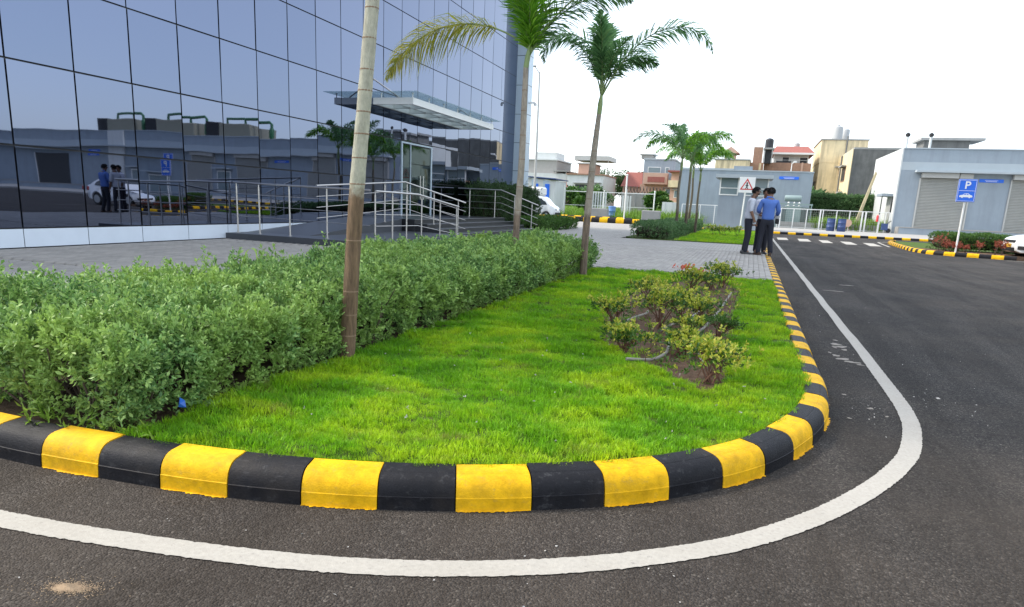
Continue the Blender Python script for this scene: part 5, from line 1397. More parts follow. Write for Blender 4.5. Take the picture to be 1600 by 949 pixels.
# pink and grey houses
h = thing('pink_house', 'pink balconied house with a grey top floor behind the razor wire wall', 'house', (-14.5, 110, 0))
MB().box(-17.2, -10.2, 110, 120, -.05, 4.9, 'orange_wall').build('wall', None, h)
MB().box(-16.6, -12.9, 108.6, 109.99, 4.9, 6.6, 'orange_wall').box(-15.9, -13.3, 108.55, 108.599, 5.2, 6.0, 'red_tile').build('balcony', None, h)
MB().box(-17.0, -12.2, 111, 120, 4.92, 8.7, 'blue_grey_wall').box(-17.1, -12.1, 110.9, 120, 8.702, 8.9, 'pale_band').build('upper_wall', None, h)
MB().box(-17.6, -15.8, 111.5, 115, 8.91, 9.5, 'concrete_light').box(-17.9, -15.4, 111.3, 115.2, 9.502, 9.65, 'white_wall').build('stair_head', None, h)
for x0, x1, z0, z1 in [(-16.3, -14.3, 6.7, 7.6), (-13.6, -13.0, 6.7, 7.6)]: win(h, x0, x1, 111, z0, z1, shade=False)
for x0, x1 in [(-13.2, -12.4), (-11.9, -11.2)]: win(h, x0, x1, 110, 3.4, 4.3)
h = thing('pink_house', 'lower orange-pink house with a balcony next to the substation', 'house', (-9.5, 105, 0))
MB().box(-11.9, -8.4, 105, 112, -.05, 6.6, 'orange_wall').build('wall', None, h); MB().box(-12.2, -8.3, 104.2, 104.99, 4.4, 5.4, 'cream_wall').box(-12.2, -8.3, 104.2, 104.99, 1.2, 2.3, 'cream_wall').build('balcony', None, h); MB().box(-12.4, -8.2, 104, 112.2, 6.602, 6.8, 'red_tile').build('roof', None, h); win(h, -11.3, -10.3, 105, 2.9, 4.0); win(h, -9.8, -8.9, 105, 2.9, 4.0)
h = thing('tile_roof_house', 'low house with a steep dark red tiled roof beside the pink house', 'house', (-19, 112, 0))
MB().box(-20.3, -17.3, 112, 119, -.05, 4.6, 'orange_wall').build('wall', None, h); MB().mesh([(-20.6, 111.6, 4.5), (-17.1, 111.6, 4.5), (-17.6, 114.5, 6.9), (-20.2, 114.5, 6.9), (-20.6, 119.4, 4.5), (-17.1, 119.4, 4.5)], [(0, 1, 2, 3), (3, 2, 5, 4), (0, 3, 4), (1, 5, 2), (0, 4, 5, 1)]).build('roof', 'red_tile', h)
# white houses on the left
h = thing('white_house', 'white flat-roofed house with stepped terraces behind the blue shed', 'house', (-31, 105, 0))
MB().box(-36, -27.9, 105, 116, -.05, 5.9, 'white_wall').build('wall', None, h)
MB().box(-36, -30.2, 107, 116, 5.902, 8.0, 'concrete_light').box(-36.1, -30.0, 106.8, 116, 8.002, 8.2, 'white_wall').build('upper_wall', None, h)
MB().box(-34, -30.6, 108, 113, 8.202, 9.3, 'white_wall').build('stair_head', None, h); MB().box(-30.1, -27.8, 104.6, 116, 6.2, 6.35, 'concrete').tube([(-28, 104.8, 5.9), (-28, 104.8, 6.3)], .06, 6).tube([(-29.9, 104.8, 5.9), (-29.9, 104.8, 6.3)], .06, 6).build('terrace_roof', None, h)
for x0, x1 in [(-30.6, -29.6), (-33, -31.8)]: win(h, x0, x1, 105, 3.6, 4.8)
MB().mesh([(-28.6, 103.8, 3.9), (-27.4, 103.8, 3.9), (-27.4, 105, 4.6), (-28.6, 105, 4.6), (-28.6, 105, 4.4), (-27.4, 105, 4.4)], [(0, 1, 2, 3), (0, 4, 5, 1), (0, 3, 4), (1, 5, 2)]).build('tile_awning', 'red_tile', h)
h = thing('white_house', 'white house with an orange rooftop room and long dark window', 'house', (-25, 104, 0))
MB().box(-27.6, -21.9, 104, 114, -.05, 5.75, 'white_wall').build('wall', None, h); MB().box(-27.7, -21.8, 103.8, 114, 5.752, 5.95, 'brick_wall').build('coping', None, h)
MB().box(-26.4, -24.2, 106, 112, 5.952, 7.5, 'orange_wall').box(-26.6, -24.0, 105.8, 112.2, 7.502, 7.65, 'concrete').build('roof_room', None, h); MB().box(-27.6, -22, 108, 114, 8.2, 8.9, 'shutter_box').tube([(-27.4, 108.2, 5.95), (-27.4, 108.2, 8.2)], .06, 6).tube([(-22.2, 108.2, 5.95), (-22.2, 108.2, 8.2)], .06, 6).build('roof_sheet', None, h)
win(h, -26.3, -23.9, 104, 3.5, 4.4, mat='dark_void'); win(h, -23.2, -22.4, 104, 3.4, 4.5)
MB().box(-26.8, -23.4, 103.0, 103.99, 2.9, 3.1, 'concrete_light').build('balcony', None, h)
r = thing('shed', 'blue and white striped metal shed behind the parked van', 'shed', (-19, 62, 0))
for k in range(5): MB().box(-20.4 + .56 * k, -19.84 + .56 * k, 62, 62.04, -.05, 3.5 - .05 * k, 'white_wall' if k % 2 == 0 else 'pale_panel').build('wall_sheet', None, r)
MB().box(-17.6, -17.56, 62, 66, -.05, 3.3, 'white_wall').build('side_wall', None, r); MB().box(-20.6, -17.4, 61.7, 66.2, 3.5, 3.6, 'drum_blue', rot=(0, .05, 0)).build('roof', None, r)
for x in (-19.6, -18.5): MB().box(x, x + .42, 61.93, 61.99, .9, 3.0, 'sign_blue').build('panel', None, r)
MB().box(-20.4, -17.6, 62.05, 66, -.05, 3.2, 'dark_void').build('inside', None, r)
r = thing('lamp_post', 'tall grey street lamp post behind the end of the glass building', 'lamp post', (-15.6, 49.5, .1))
MB().tube([(-15.6, 49.5, .1), (-15.6, 49.5, 5), (-15.66, 49.5, 10.5)], [.10, .085, .06], 10).build('pole', 'shutter_box', r, smooth=True); MB().tube([(-15.66, 49.5, 10.4), (-15.95, 49.3, 10.85)], .035, 6).build('arm', 'shutter_box', r); MB().box(-16.3, -15.85, 49.1, 49.35, 10.8, 10.92, 'shutter_box', bev=.03).build('lamp_head', None, r)

# ------------------------------------------------------------------ trees behind
def tree(label, x, y, h, w, seed, mat='tree_leaf', n=2600, leaf=.42, trunk=.25, clumps=22, name='tree', z=-.05, flat=.75, group='trees behind the houses'):
    rng = np.random.default_rng(seed); root = thing(name, label, 'tree', (x, y, z), group=group)
    mb = MB(); th = h * .38
    mb.tube([(x, y, z), (x + rng.normal() * .1, y, z + th * .5), (x + rng.normal() * .2, y, z + th)], [trunk, trunk * .75, trunk * .6], 8)
    C = []
    for i in range(clumps):
        a = rng.uniform(0, 6.28); r_ = w * .5 * math.sqrt(rng.uniform(.05, 1)); zc = z + th + (h - th) * rng.uniform(.12, .9) * (1 - .35 * (r_ / (w * .5)) ** 2)
        c = np.array([x + r_ * math.cos(a), y + r_ * math.sin(a), zc]); C.append(c)
        if i % 2 == 0: mb.tube([(x, y, z + th * rng.uniform(.7, 1)), tuple((np.array([x, y, z + th]) + c) / 2 + rng.normal(size=3) * .15), tuple(c)], [trunk * .4, trunk * .22, .03], 6)
    mb.build('trunk', 'bark', root)
    C = np.array(C); k = rng.integers(0, len(C), n); rad = w * .16 * rng.uniform(.6, 1.25, len(C))
    d = unit(rng.normal(size=(n, 3))); P = C[k] + d * (rad[k] * rng.uniform(.45, 1.05, n))[:, None] * np.array([1, 1, flat])
    V, F = leaves(P, d + rng.normal(size=(n, 3)) * .7, leaf * rng.uniform(.6, 1.3, n), leaf * .55, wide=.5)
    np_obj('crown', V, F, mat, root)
for a in [('broad dark tree behind the white house, tallest of its row', -24.0, 122, 8.2, 7, 1), ('round dark tree beside the tile-roofed house', -20.6, 124, 8.4, 6, 2), ('small light tree in the gap between the white and pink houses', -21.8, 100, 4.2, 4, 3, 'mid_leaf'), ('bushy tree in front of the white house terraces', -26.5, 92, 4.0, 4.6, 4, 'island_leaf'), ('low bush-like tree behind the shed', -22.5, 84, 3.4, 4.5, 5, 'island_leaf'), ('leafy tree in front of the weathered building', 6.6, 84, 4.3, 3.4, 6, 'mid_leaf'), ('small green tree beside the concrete panel wall', -9.2, 72, 3.0, 2.2, 7, 'island_leaf'), ('young tree rising above the weeds by the grilles', -16.2, 70, 3.2, 2.4, 8, 'island_leaf')]:
    tree(*a)

# ------------------------------------------------------------------ road signs
def text_mesh(txt, size, mat, name):
    cu = bpy.data.curves.new(name, 'FONT'); cu.body = txt; cu.size = size; cu.align_x = 'CENTER'; cu.align_y = 'CENTER'; cu.extrude = .002; cu.offset = size * .018
    ob = bpy.data.objects.new(name, cu); COL.objects.link(ob)
    bpy.context.view_layer.update()
    me = bpy.data.meshes.new_from_object(ob.evaluated_get(bpy.context.evaluated_depsgraph_get()))
    bpy.data.objects.remove(ob); me.materials.clear(); me.materials.append(MATS[mat]); return me
s = thing('parking_sign', 'blue parking sign with a white letter and car symbol on a white pole', 'sign', (7.12, 28.56, .12))
MB().tube([(7.12, 28.56, .05), (7.13, 28.58, 1.9)], .032, 10).build('pole', 'white_paint', s, smooth=True)
zc = 2.31
bd = MB().box(6.83, 7.40, 28.50, 28.52, 1.92, 2.70, 'sign_blue', bev=.004).build('board', None, s)
MB().box(6.825, 7.405, 28.525, 28.535, 1.915, 2.705, 'sign_white').build('back_plate', None, s)
bm_ = MB()
for a, b_, c, d in [(6.85, 7.38, 2.665, 2.675), (6.85, 7.38, 1.945, 1.955), (6.85, 7.38, 2.30, 2.312)]: bm_.box(a, b_, 28.494, 28.499, c, d)
bm_.box(6.85, 6.86, 28.494, 28.499, 1.956, 2.664); bm_.box(7.37, 7.38, 28.494, 28.499, 1.956, 2.664); bm_.build('border', 'sign_white', bd)
child('letter', text_mesh('P', .36, 'sign_white', 'letter'), bd, (7.115, 28.494, 2.485), (R(90), 0, 0))
cs_ = [(-.20, -.045), (-.21, .0), (-.16, .028), (-.10, .036), (-.055, .085), (.06, .09), (.12, .04), (.19, .02), (.205, -.03), (.19, -.045), (.145, -.045), (.13, -.07), (.095, -.07), (.08, -.045), (-.08, -.045), (-.095, -.07), (-.13, -.07), (-.145, -.045)]
cm = MB(); cm.poly([(7.115 + a, 28.496, 2.125 + b_) for a, b_ in cs_]); cm.build('car_symbol', 'sign_white', bd)
MB().poly([(7.115 + a, 28.4945, 2.125 + b_) for a, b_ in [(-.08, .04), (-.045, .074), (-.005, .076), (-.005, .04)]]).poly([(7.115 + a, 28.4945, 2.125 + b_) for a, b_ in [(.012, .04), (.012, .076), (.055, .075), (.09, .04)]]).build('car_windows', 'sign_blue', bd)
s = thing('pedestrian_sign', 'white square sign with a red triangle and walking figure', 'sign', (-.47, 40.5, .13))
px_, py_ = -.43, 40.5
MB().tube([(-.55, py_, .1), (-.47, py_, 2.55)], .04, 8).build('pole', 'white_paint', s, smooth=True)
bd = MB().box(px_ - .42, px_ + .42, py_ - .07, py_ - .05, 2.28, 3.12, 'sign_white', bev=.004).build('board', None, s)
def tri(c, r, y): return [(c[0], y, c[1] + r), (c[0] + r * .90, y, c[1] - r * .55), (c[0] - r * .90, y, c[1] - r * .55)]
o_, i_ = tri((px_, 2.66), .40, py_ - .074), tri((px_, 2.655), .29, py_ - .074)
MB().mesh(o_ + i_, [(0, 1, 4, 3), (1, 2, 5, 4), (2, 0, 3, 5)]).build('red_triangle', 'sign_red', bd)
f = MB(); yy = py_ - .074
f.poly([(px_ + .05 * math.cos(t), yy, 2.80 + .045 * math.sin(t)) for t in np.linspace(0, 6.28, 12, endpoint=False)])
for a, b_, w in [((0, 2.75), (0, 2.60), .035), ((0, 2.73), (-.08, 2.64), .014), ((0, 2.73), (.08, 2.65), .014), ((0, 2.60), (-.07, 2.49), .018), ((0, 2.60), (.06, 2.49), .018)]:
    p0, p1 = np.array(a), np.array(b_); d = (p1 - p0) / np.linalg.norm(p1 - p0); n = np.array([-d[1], d[0]]) * w
    f.poly([(px_ + q[0], yy - .001, q[1]) for q in (p0 + n, p1 + n, p1 - n, p0 - n)])
f.build('walking_figure', 'black_matte', bd)
f = MB()
for k in range(6): f.box(px_ - .24 + .085 * k, px_ - .19 + .085 * k, yy - .002, yy, 2.455, 2.485)
f.build('crossing_bars', 'sign_red', bd)

# ------------------------------------------------------------------ vehicles
pmat('car_white', (.76, .77, .77), .18, 0, .02); MATS['car_white'].node_tree.nodes['Principled BSDF'].inputs['Coat Weight'].default_value = .6
pmat('car_glass', (.015, .02, .022), .05, 0, 0, spec=.8); pmat('rubber', (.015, .015, .016), .8, 0, .1, 20); pmat('alloy', (.45, .46, .47), .3, .9, .05)
pmat('plate_yellow', (.72, .42, .03), .45, 0, .05); pmat('lamp_clear', (.5, .52, .54), .08, .6, .05); pmat('lamp_red', (.4, .01, .01), .2, 0, .05)
def vehicle_body(parent, outline, hw, name, mat, shrink=.045):
    """closed side outline (x, z) swept across the width with rounded shoulders"""
    out = np.array(outline); c = out.mean(0)
    d = np.roll(out, -1, 0) - np.roll(out, 1, 0); nrm = np.column_stack([d[:, 1], -d[:, 0]]); nrm /= np.linalg.norm(nrm, axis=1, keepdims=True)
    area = np.sum(out[:, 0] * np.roll(out[:, 1], -1) - np.roll(out[:, 0], -1) * out[:, 1])
    if area < 0: nrm = -nrm
    st = [(-1, 1), (-.985, .55), (-.95, .2), (-.85, 0), (-.45, 0), (0, 0), (.45, 0), (.85, 0), (.95, .2), (.985, .55), (1, 1)]
    V = []; n = len(out)
    for s_, k in st:
        q = out - nrm * shrink * k
        for (x, z), (ox, oz) in zip(q, out): V.append((x, s_ * hw(ox, oz), z))
    F = []
    for i in range(len(st) - 1):
        for j in range(n): F.append((i * n + j, i * n + (j + 1) % n, (i + 1) * n + (j + 1) % n, (i + 1) * n + j))
    F.append(tuple(range(n))); F.append(tuple((len(st) - 1) * n + j for j in range(n)))
    bm = bmesh.new(); vv = [bm.verts.new(v) for v in V]
    for f in F:
        try: bm.faces.new([vv[i] for i in f])
        except ValueError: pass
    bmesh.ops.triangulate(bm, faces=[f for f in bm.faces if len(f.verts) > 4]); bmesh.ops.recalc_face_normals(bm, faces=bm.faces[:])
    me = bpy.data.meshes.new(name); bm.to_mesh(me); bm.free(); me.materials.append(MATS[mat])
    me.polygons.foreach_set('use_smooth', [True] * len(me.polygons))
    try: me.set_sharp_from_angle(angle=R(38))
    except Exception: pass
    o = bpy.data.objects.new(name, me); COL.objects.link(o); o.parent = parent; o['_local'] = 1; return o
def arch(cx, cz, r, n=9): return [(cx + r * math.cos(t), cz + r * math.sin(t)) for t in np.linspace(math.pi, 0, n)]
def wheels(parent, xs, hw, r=.31, w=.19):
    for x in xs:
        for s_ in (-1, 1):
            y = s_ * (hw - w / 2 - .01)
            t = MB().lathe([(r * .62, -w / 2), (r * .92, -w / 2), (r, -w * .35), (r, w * .35), (r * .92, w / 2), (r * .62, w / 2)], 24, (x, y, r), None, 'y').build('wheel', 'rubber', parent, smooth=True)
            m = MB(); m.lathe([(.03, s_ * (w / 2 - .02)), (r * .63, s_ * (w / 2 - .035)), (r * .66, s_ * (w / 2 + .004))], 24, (x, y, r), None, 'y')
            for k in range(5):
                a = 2 * math.pi * k / 5; m.box(x + r * .33 * math.cos(a) - .03, x + r * .33 * math.cos(a) + .03, y + s_ * (w / 2 - .03), y + s_ * (w / 2 - .005), r + r * .33 * math.sin(a) - r * .3, r + r * .33 * math.sin(a) + r * .3, rot=(0, math.pi / 2 - a, 0))
            m.build('rim', 'alloy', t)
def side_panel(parent, name, pts, y, hwf, mat, both=True, off=.004):
    for s_ in ((-1, 1) if both else (-1,)):
        MB().poly([(x, s_ * (hwf(x, z) + off), z) for x, z in pts]).build(name, mat, parent)
car = thing('parked_car', 'white parked car nosing out from behind the planted bed', 'car', (8.72, 28.62, 0), rz=R(3), local=True)
def car_hw(x, z):
    b = .84 - .55 * max(0, .55 - x) ** 1.6 - .30 * max(0, x - 3.5) ** 1.6
    return b - max(0, z - .90) * .36 - max(0, .4 - z) * .12
co = [(.14, .24), (.03, .32), (.0, .45), (.01, .58), (.05, .68), (.16, .76), (.45, .84), (1.02, .93), (1.40, 1.17), (1.78, 1.40), (2.1, 1.46), (2.6, 1.475), (3.05, 1.42), (3.5, 1.18), (3.72, 1.04), (3.95, 1.01), (4.02, .92), (4.03, .6), (3.98, .38), (3.86, .27), (3.56, .25)] + arch(3.22, .31, .34)[::-1] + [(2.8, .21), (1.2, .21)] + arch(.80, .31, .34)[::-1] + [(.42, .24)]
co = [p for p in co]
vehicle_body(car, co[::-1], car_hw, 'body', 'car_white')
wheels(car, (.80, 3.22), .84)
side_panel(car, 'side_window', [(1.50, .96), (1.66, 1.20), (1.86, 1.36), (2.28, 1.39), (2.28, .97)], 0, car_hw, 'car_glass', off=-.02)
side_panel(car, 'side_window', [(2.34, .97), (2.34, 1.39), (2.9, 1.37), (3.3, 1.16), (3.36, 1.0)], 0, car_hw, 'car_glass', off=-.02)
MB().poly([(1.10, -.70, .975), (1.10, .70, .975), (1.74, .56, 1.388), (1.74, -.56, 1.388)]).build('windscreen', 'car_glass', car)
MB().poly([(3.66, -.62, 1.10), (3.66, .62, 1.10), (3.12, .54, 1.405), (3.12, -.54, 1.405)]).build('rear_window', 'car_glass', car)
for s_ in (-1, 1):
    MB().mesh([(.06, s_ * .40, .70), (.14, s_ * .56, .76), (.52, s_ * .775, .82), (.50, s_ * .80, .72), (.20, s_ * .62, .64), (.05, s_ * .44, .62), ], [(0, 1, 4, 5), (1, 2, 3, 4)]).build('headlight', 'lamp_clear', car)
    MB().box(.10, .30, s_ * .63 - .10, s_ * .63 + .10, .36, .48, 'black_matte', rot=(0, 0, s_ * .75)).build('fog_lamp', None, car)
    MB().box(1.42, 1.62, s_ * .95 - .07, s_ * .95 + .07, .96, 1.08, 'car_white', bev=.03).build('mirror', None, car)
    MB().box(3.86, 4.035, s_ * .64 - .12, s_ * .64 + .12, .72, .92, 'lamp_red', bev=.02).build('tail_light', None, car)
    MB().box(2.02, 2.22, s_ * .835 - .012, s_ * .835 + .012, .80, .83, 'car_white').box(2.98, 3.18, s_ * .835 - .012, s_ * .835 + .012, .82, .85, 'car_white').build('handle', None, car)
MB().box(-.012, .09, -.46, .46, .60, .68, 'black_matte').box(-.014, .08, -.50, .50, .30, .42, 'black_matte').build('grille', None, car)
MB().box(-.03, -.013, -.25, .25, .43, .55, 'plate_yellow').build('number_plate', None, car)
van = thing('parked_van', 'small white delivery van with a raised box behind the railings', 'van', (-14.35, 52.0, 0), rz=R(180), local=True)
def van_hw(x, z): return .78 - .4 * max(0, .35 - x) ** 1.5 - max(0, z - 1.1) * .10 - max(0, .4 - z) * .1
vo = [(.12, .30), (.02, .38), (.0, .62), (.05, .82), (.18, .98), (.45, 1.10), (.95, 1.62), (1.15, 1.74), (1.5, 1.80), (3.3, 1.82), (3.62, 1.78), (3.68, 1.3), (3.68, .45), (3.6, .34), (3.3, .32)] + arch(2.95, .30, .33)[::-1] + [(2.5, .26), (1.3, .26)] + arch(.78, .30, .33)[::-1] + [(.40, .30)]
vehicle_body(van, vo[::-1], van_hw, 'body', 'car_white'); wheels(van, (.78, 2.95), .78, .30, .16)
side_panel(van, 'side_window', [(.70, 1.12), (1.02, 1.56), (1.6, 1.62), (1.6, 1.10)], 0, van_hw, 'car_glass', off=-.012)
MB().poly([(.50, -.60, 1.145), (.50, .60, 1.145), (.95, .56, 1.61), (.95, -.56, 1.61)]).build('windscreen', 'car_glass', van)
MB().box(1.2, 3.6, -.72, .72, 1.80, 2.45, 'white_paint', bev=.12).build('cargo_box', None, van)
MB().box(-.02, .10, -.70, .70, .36, .56, 'black_matte').build('bumper', None, van)
for s_ in (-1, 1): MB().box(.0, .14, s_ * .56 - .12, s_ * .56 + .12, .70, .86, 'lamp_clear', bev=.02).build('headlight', None, van)
dr = thing('person', 'driver in an orange-brown shirt behind the wheel of the white van', 'person', (-15.5, 52.4, .5))
def skin_build(joints, edges, name, mat, parent, sub=2):
    """joints: (x, y, z, rx, ry); grows one continuous surface with a skin modifier"""
    me = bpy.data.meshes.new(name); me.from_pydata([j[:3] for j in joints], edges, [])
    ob = bpy.data.objects.new(name, me); COL.objects.link(ob)
    md = ob.modifiers.new('skin', 'SKIN'); md.use_smooth_shade = True; md.branch_smoothing = .3
    for i, j in enumerate(joints): me.skin_vertices[0].data[i].radius = (j[3], j[4]); me.skin_vertices[0].data[i].use_root = (i == 0)
    ob.modifiers.new('sub', 'SUBSURF').levels = sub; ob.modifiers['sub'].render_levels = sub
    bpy.context.view_layer.update()
    out = bpy.data.meshes.new_from_object(ob.evaluated_get(bpy.context.evaluated_depsgraph_get()))
    bpy.data.objects.remove(ob); bpy.data.meshes.remove(me)
    out.materials.clear(); out.materials.append(MATS[mat]); out.polygons.foreach_set('use_smooth', [True] * len(out.polygons)); out.name = name
    if parent is None: return out
    o = bpy.data.objects.new(name, out); COL.objects.link(o); o.parent = parent; o['_local'] = 1; return o
pmat('skin_tone', (.20, .105, .065), .55, 0, .06, 20); pmat('hair_black', (.010, .009, .009), .6, 0, .1, 60); pmat('trouser_navy', (.012, .014, .024), .85, 0, .12, 25, .3, 200)
pmat('shirt_blue', (.075, .16, .46), .8, 0, .10, 12, .4, 45, bdist=.012); pmat('shirt_pale', (.46, .49, .55), .8, 0, .10, 12, .4, 45, bdist=.012); pmat('shirt_white', (.56, .58, .66), .8, 0, .1, 12, .4, 45, bdist=.012)
pmat('shoe_black', (.010, .010, .011), .4, 0, .1); pmat('shoe_brown', (.055, .030, .018), .45, 0, .1); pmat('shirt_orange', (.35, .15, .08), .8, 0, .1); pmat('paper_white', (.75, .75, .74), .7, 0, .02)
skin_build([(0, 0, .35, .15, .11), (0, 0, .62, .17, .11), (0, .02, .74, .06, .06), (.02, .02, .86, .09, .085), (.02, .02, .96, .06, .06), (.22, -.03, .62, .055, .055), (.38, -.05, .50, .04, .04)], [(0, 1), (1, 2), (2, 3), (3, 4), (1, 5), (5, 6)], 'body', 'shirt_orange', dr)

def bez(a, b, t): return tuple(a[i] + (b[i] - a[i]) * t for i in range(3))
def finger_tubes(mb, wrist, palm, dirv, spread, curl, scale=1.0, thumb_side=1):
    d = Vector(dirv).normalized(); sp = Vector(spread).normalized(); cv = Vector(curl).normalized()
    base = Vector(palm)
    for k, (off, ln) in enumerate([(-.030, .066), (-.010, .076), (.010, .072), (.029, .056)]):
        p0 = base + sp * off + d * .012; p1 = p0 + (d + cv * .25) * ln * .5; p2 = p1 + (d * .75 + cv * .7).normalized() * ln * .5
        mb.tube([tuple(p0), tuple(p1), tuple(p2)], [.0095, .0088, .007], 6)
    t0 = Vector(wrist) * .45 + base * .55 + sp * thumb_side * .025; t1 = t0 + (sp * thumb_side * .8 + d * .7).normalized() * .035; t2 = t1 + (d + cv * .4).normalized() * .03
    mb.tube([tuple(t0), tuple(t1), tuple(t2)], [.012, .010, .008], 6)
def person(label, loc, rz, shirt, trousers, shoe, head_tilt, arms, stance, sleeve=1.0, beard=False, lean=0.0, hair=True):
    """arms: {side: (elbow, wrist, palm, curl)} in body space, person faces +y, x to their right"""
    root = thing('person', label, 'person', loc, rz=rz, group='men talking at the kerb', local=True)
    hy, hx = head_tilt                       # forward shift and sideways shift of the head
    chest_y = lean
    J = [(0, 0, .92, .10, .075), (0, chest_y * .4, 1.10, .10, .075), (0, chest_y * .8, 1.26, .11, .078), (0, chest_y, 1.365, .085, .062), (hx * .3, chest_y + hy * .35, 1.46, .056, .056),
         (hx * .7, chest_y + hy * .75 + .01, 1.535, .072, .078), (hx, chest_y + hy + .015, 1.605, .078, .094), (hx, chest_y + hy - .005, 1.67, .058, .068)]
    E_ = [(i, i + 1) for i in range(7)]
    def add(j, par): J.append(j); E_.append((par, len(J) - 1)); return len(J) - 1
    fing = MB()
    shirtJ = [(0, 0, .88, .160, .122), (0, 0, .95, .172, .130), (0, chest_y * .4, 1.08, .158, .122), (0, chest_y * .8, 1.25, .182, .132), (0, chest_y, 1.375, .138, .102), (hx * .25, chest_y + hy * .25, 1.435, .085, .080), (hx * .32, chest_y + hy * .36, 1.50, .074, .072)]
    shirtE = [(0, 1), (1, 2), (2, 3), (3, 4), (4, 5), (5, 6)]
    for s_ in (-1, 1):
        el, wr, pa, cu = arms[s_]
        sh = (s_ * .175, chest_y, 1.365)
        a = add((sh[0] * .92, sh[1], sh[2] - .015, .046, .046), 3); m_ = add((*bez(sh, el, .5), .054, .054), a); b_ = add((*el, .044, .044), m_); c_ = add((*bez(el, wr, .5), .040, .040), b_); d_ = add((*wr, .029, .027), c_); add((*pa, .040, .020), d_)
        dv = Vector(pa) - Vector(wr); finger_tubes(fing, wr, Vector(pa) + dv.normalized() * .03, dv, Vector((0, 1, 0)) if abs(dv.normalized().y) < .7 else Vector((1, 0, 0)), cu, thumb_side=1)
        i0 = len(shirtJ); shirtJ += [(*sh, .078, .078), (*bez(sh, el, .55), .068, .068), (*bez(sh, el, 1.0), .060, .060)]; shirtE += [(4, i0), (i0, i0 + 1), (i0 + 1, i0 + 2)]
        if sleeve > 0: shirtJ.append((*bez(el, wr, sleeve), .050, .050)); shirtE.append((i0 + 2, len(shirtJ) - 1))
    tro = [(0, 0, 1.0, .150, .115), (0, 0, .90, .165, .125)]; troE = [(0, 1)]
    for s_ in (-1, 1):
        kn, an, toe = stance[s_]
        hp = (s_ * .085, 0, .86)
        a = add((*hp, .085, .085), 0); b_ = add((*kn, .056, .056), a); c_ = add((*bez(kn, an, .4), .052, .052), b_); d_ = add((*an, .036, .038), c_); e_ = add((*bez(an, toe, .6), .036, .03), d_)
        i0 = len(tro); tro += [(s_ * .09, 0, .80, .098, .105), (*bez(hp, kn, .55), .088, .090), (*kn, .074, .076), (*bez(kn, an, .5), .068, .070), (an[0], an[1], an[2] + .03, .064, .068), (an[0], an[1] + .01, an[2] - .05, .064, .072)]
        troE += [(1, i0), (i0, i0 + 1), (i0 + 1, i0 + 2), (i0 + 2, i0 + 3), (i0 + 3, i0 + 4), (i0 + 4, i0 + 5)]
        f = MB(); dx, dy = toe[0] - an[0], toe[1] - an[1]; L_ = math.hypot(dx, dy); ux, uy = dx / L_, dy / L_
        sec = []
        for t, w, h0 in [(-.085, .030, .075), (-.06, .040, .085), (.0, .042, .082), (.07, .046, .062), (.13, .047, .050), (.17, .036, .040), (.195, .018, .028)]:
            c = (an[0] + ux * t, an[1] + uy * t); z0_ = an[2] - .085
            sec.append([(c[0] - uy * w * a_, c[1] + ux * w * a_, z0_ + h0 * b2) for a_, b2 in [(-1, 0), (-1, .45), (-.75, .85), (0, 1), (.75, .85), (1, .45), (1, 0)]])
        vs_ = [p for q in sec for p in q]; n = 7
        fs = [(i * n + k, i * n + (k + 1) % n, (i + 1) * n + (k + 1) % n, (i + 1) * n + k) for i in range(len(sec) - 1) for k in range(n)] + [tuple(range(n)), tuple((len(sec) - 1) * n + k for k in range(n))]
        f.mesh(vs_, fs).build('shoe', shoe, root, smooth=True)
    body = skin_build(J, E_, 'body', 'skin_tone', root)
    hc = Vector((hx, chest_y + hy, 1.60))
    nose = MB().mesh([tuple(hc + Vector(v)) for v in [(-.014, .095, -.02), (.014, .095, -.02), (0, .125, -.018), (0, .095, .035), (0, .09, -.03)]], [(0, 2, 3), (2, 1, 3), (0, 4, 2), (4, 1, 2)])
    nose.v += []; bm = bmesh.new(); bm.from_mesh(body.data)
    for src in (nose, fing, MB().lathe([(.0, -.012), (.022, -.008), (.026, .0), (.015, .01)], 8, tuple(hc + Vector((.078, -.01, -.01))), None, 'x'), MB().lathe([(.0, -.012), (.022, -.008), (.026, .0), (.015, .01)], 8, tuple(hc + Vector((-.078, -.01, -.01))), None, 'x')):
        vv = [bm.verts.new(v) for v in src.v]
        for q in src.f: bm.faces.new([vv[i] for i in q])
    bm.to_mesh(body.data); bm.free()
    body.data.polygons.foreach_set('use_smooth', [True] * len(body.data.polygons))
    for s_ in (-1, 1): MB().lathe([(.002, -.004), (.011, .0), (.002, .006)], 8, tuple(hc + Vector((s_ * .03, .088, .015))), None, 'y').build('eye', 'hair_black', root)
    MB().box(hx - .024, hx + .024, hc.y + .088, hc.y + .094, 1.540, 1.547, 'flower_red').build('mouth', None, root)
    skin_build(shirtJ, shirtE, 'shirt', shirt, root); skin_build(tro, troE, 'trousers', trousers, root)
    # hair: a cap of short tufts over the skull
    rng = np.random.default_rng(int(abs(loc[0] * 100)) + 5); n = 900
    d = unit(rng.normal(size=(n, 3))); d = d[(d[:, 2] > -.05 - .45 * (d[:, 1] < -.1)) & ~((d[:, 1] > .45) & (d[:, 2] < .55))]
    P = np.array(hc) + np.array([0, 0, .012]) + d * np.array([.088, .106, .098])
    V, F = leaves(P - d * .012, d + np.array([0, -.2, .2]) + rng.normal(size=d.shape) * .5, .034, .022); np_obj('hair', V, F, 'hair_black', root)
    cap = MB(); vs_ = []; 
    for i in range(7):
        for k in range(16):
            th = i / 6 * 1.95; a = 2 * math.pi * k / 16; fr = 1 if math.sin(a) < .25 else .60
            th *= fr; vs_.append((hc.x + .090 * math.sin(th) * math.cos(a), hc.y - .004 + .108 * math.sin(th) * math.sin(a), hc.z + .014 + .100 * math.cos(th)))
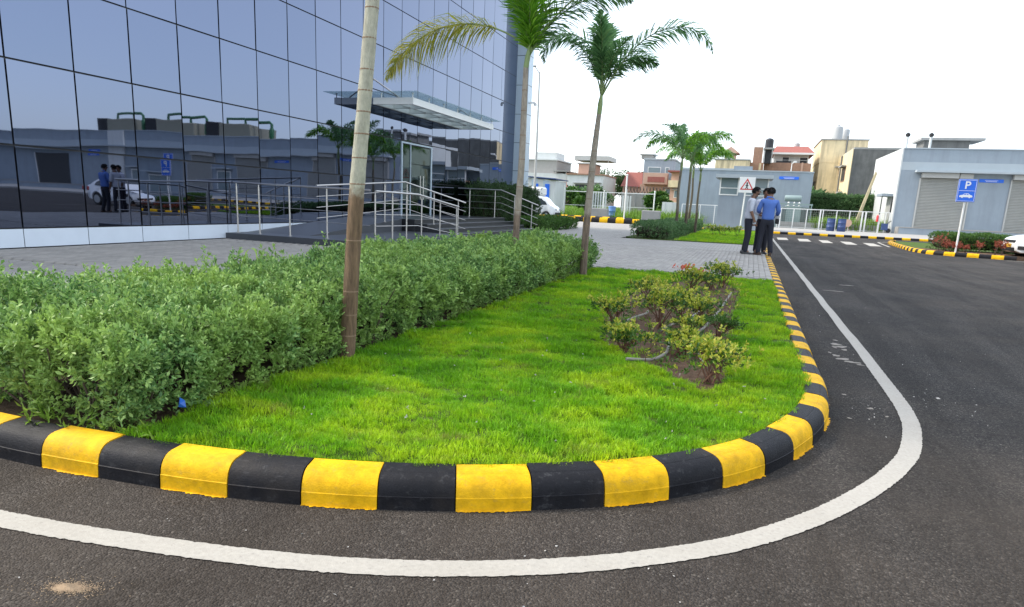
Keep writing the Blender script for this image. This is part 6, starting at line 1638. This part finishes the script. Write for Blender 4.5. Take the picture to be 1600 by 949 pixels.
    cap.mesh(vs_, [(i * 16 + k, i * 16 + (k + 1) % 16, (i + 1) * 16 + (k + 1) % 16, (i + 1) * 16 + k) for i in range(6) for k in range(16)]).build('hair_base', 'hair_black', root, smooth=True)
    if beard:
        d = unit(rng.normal(size=(500, 3))); d = d[(d[:, 1] > .15) & (d[:, 2] < -.15)]; P = np.array(hc) + np.array([0, -.005, -.035]) + d * np.array([.07, .09, .06]); V, F = leaves(P - d * .008, d + rng.normal(size=d.shape) * .4, .02, .016); np_obj('beard', V, F, 'hair_black', root)
    return root
st = {-1: ((-.10, .02, .48), (-.11, -.03, .085), (-.13, .14, .03)), 1: ((.10, .02, .48), (.11, -.02, .085), (.14, .14, .03))}
# left man faces the others (+x): body +y turned to world +x
person('man in a pale grey shirt with rolled sleeves and dark trousers, head bowed', (-.06, 18.92, KZ), R(-82), 'shirt_pale', 'trouser_navy', 'shoe_black', (.085, .0), {-1: ((-.23, -.03, 1.12), (-.22, .07, .90), (-.21, .10, .82), (.4, .3, 0)), 1: ((.225, .0, 1.12), (.215, .10, .90), (.21, .13, .82), (-.4, .3, 0))}, st, sleeve=.12, beard=True, lean=.03)
person('man in a pale blue shirt half hidden between the other two', (.30, 19.46, KZ), R(-165), 'shirt_white', 'trouser_navy', 'shoe_black', (.07, .0), {-1: ((-.22, .02, 1.10), (-.12, .22, 1.06), (-.07, .27, 1.06), (0, 0, -1)), 1: ((.22, .02, 1.10), (.12, .20, 1.00), (.07, .26, 1.0), (0, 0, -1))}, st, sleeve=.8)
p3 = person('man in a bright blue shirt seen from behind, holding a paper', (.40, 18.80, KZ), R(8), 'shirt_blue', 'trouser_navy', 'shoe_brown', (.06, .02), {-1: ((-.255, .02, 1.13), (-.17, .24, 1.07), (-.12, .30, 1.07), (0, .3, -1)), 1: ((.255, .03, 1.12), (.24, .24, 1.00), (.23, .31, .99), (0, .3, -1))}, {-1: ((-.12, .02, .48), (-.15, -.02, .085), (-.25, .12, .03)), 1: ((.11, .02, .48), (.15, -.05, .085), (.17, .12, .03))}, sleeve=.75)
o = MB().box(.585, .685, 18.98, 19.16, 1.10, 1.225, 'paper_white', rot=(.6, .1, .1)).build('folded_paper'); tag(o, 'white folded paper held by the man in bright blue', 'paper')
o = MB().box(.60, .675, 18.93, 19.13, .955, 1.085, 'black_matte', rot=(.1, 0, .1), bev=.005).build('folder'); tag(o, 'black folder held low by the man in bright blue', 'folder')

for _o in list(bpy.data.objects):
    if '_local' in _o: del _o['_local']
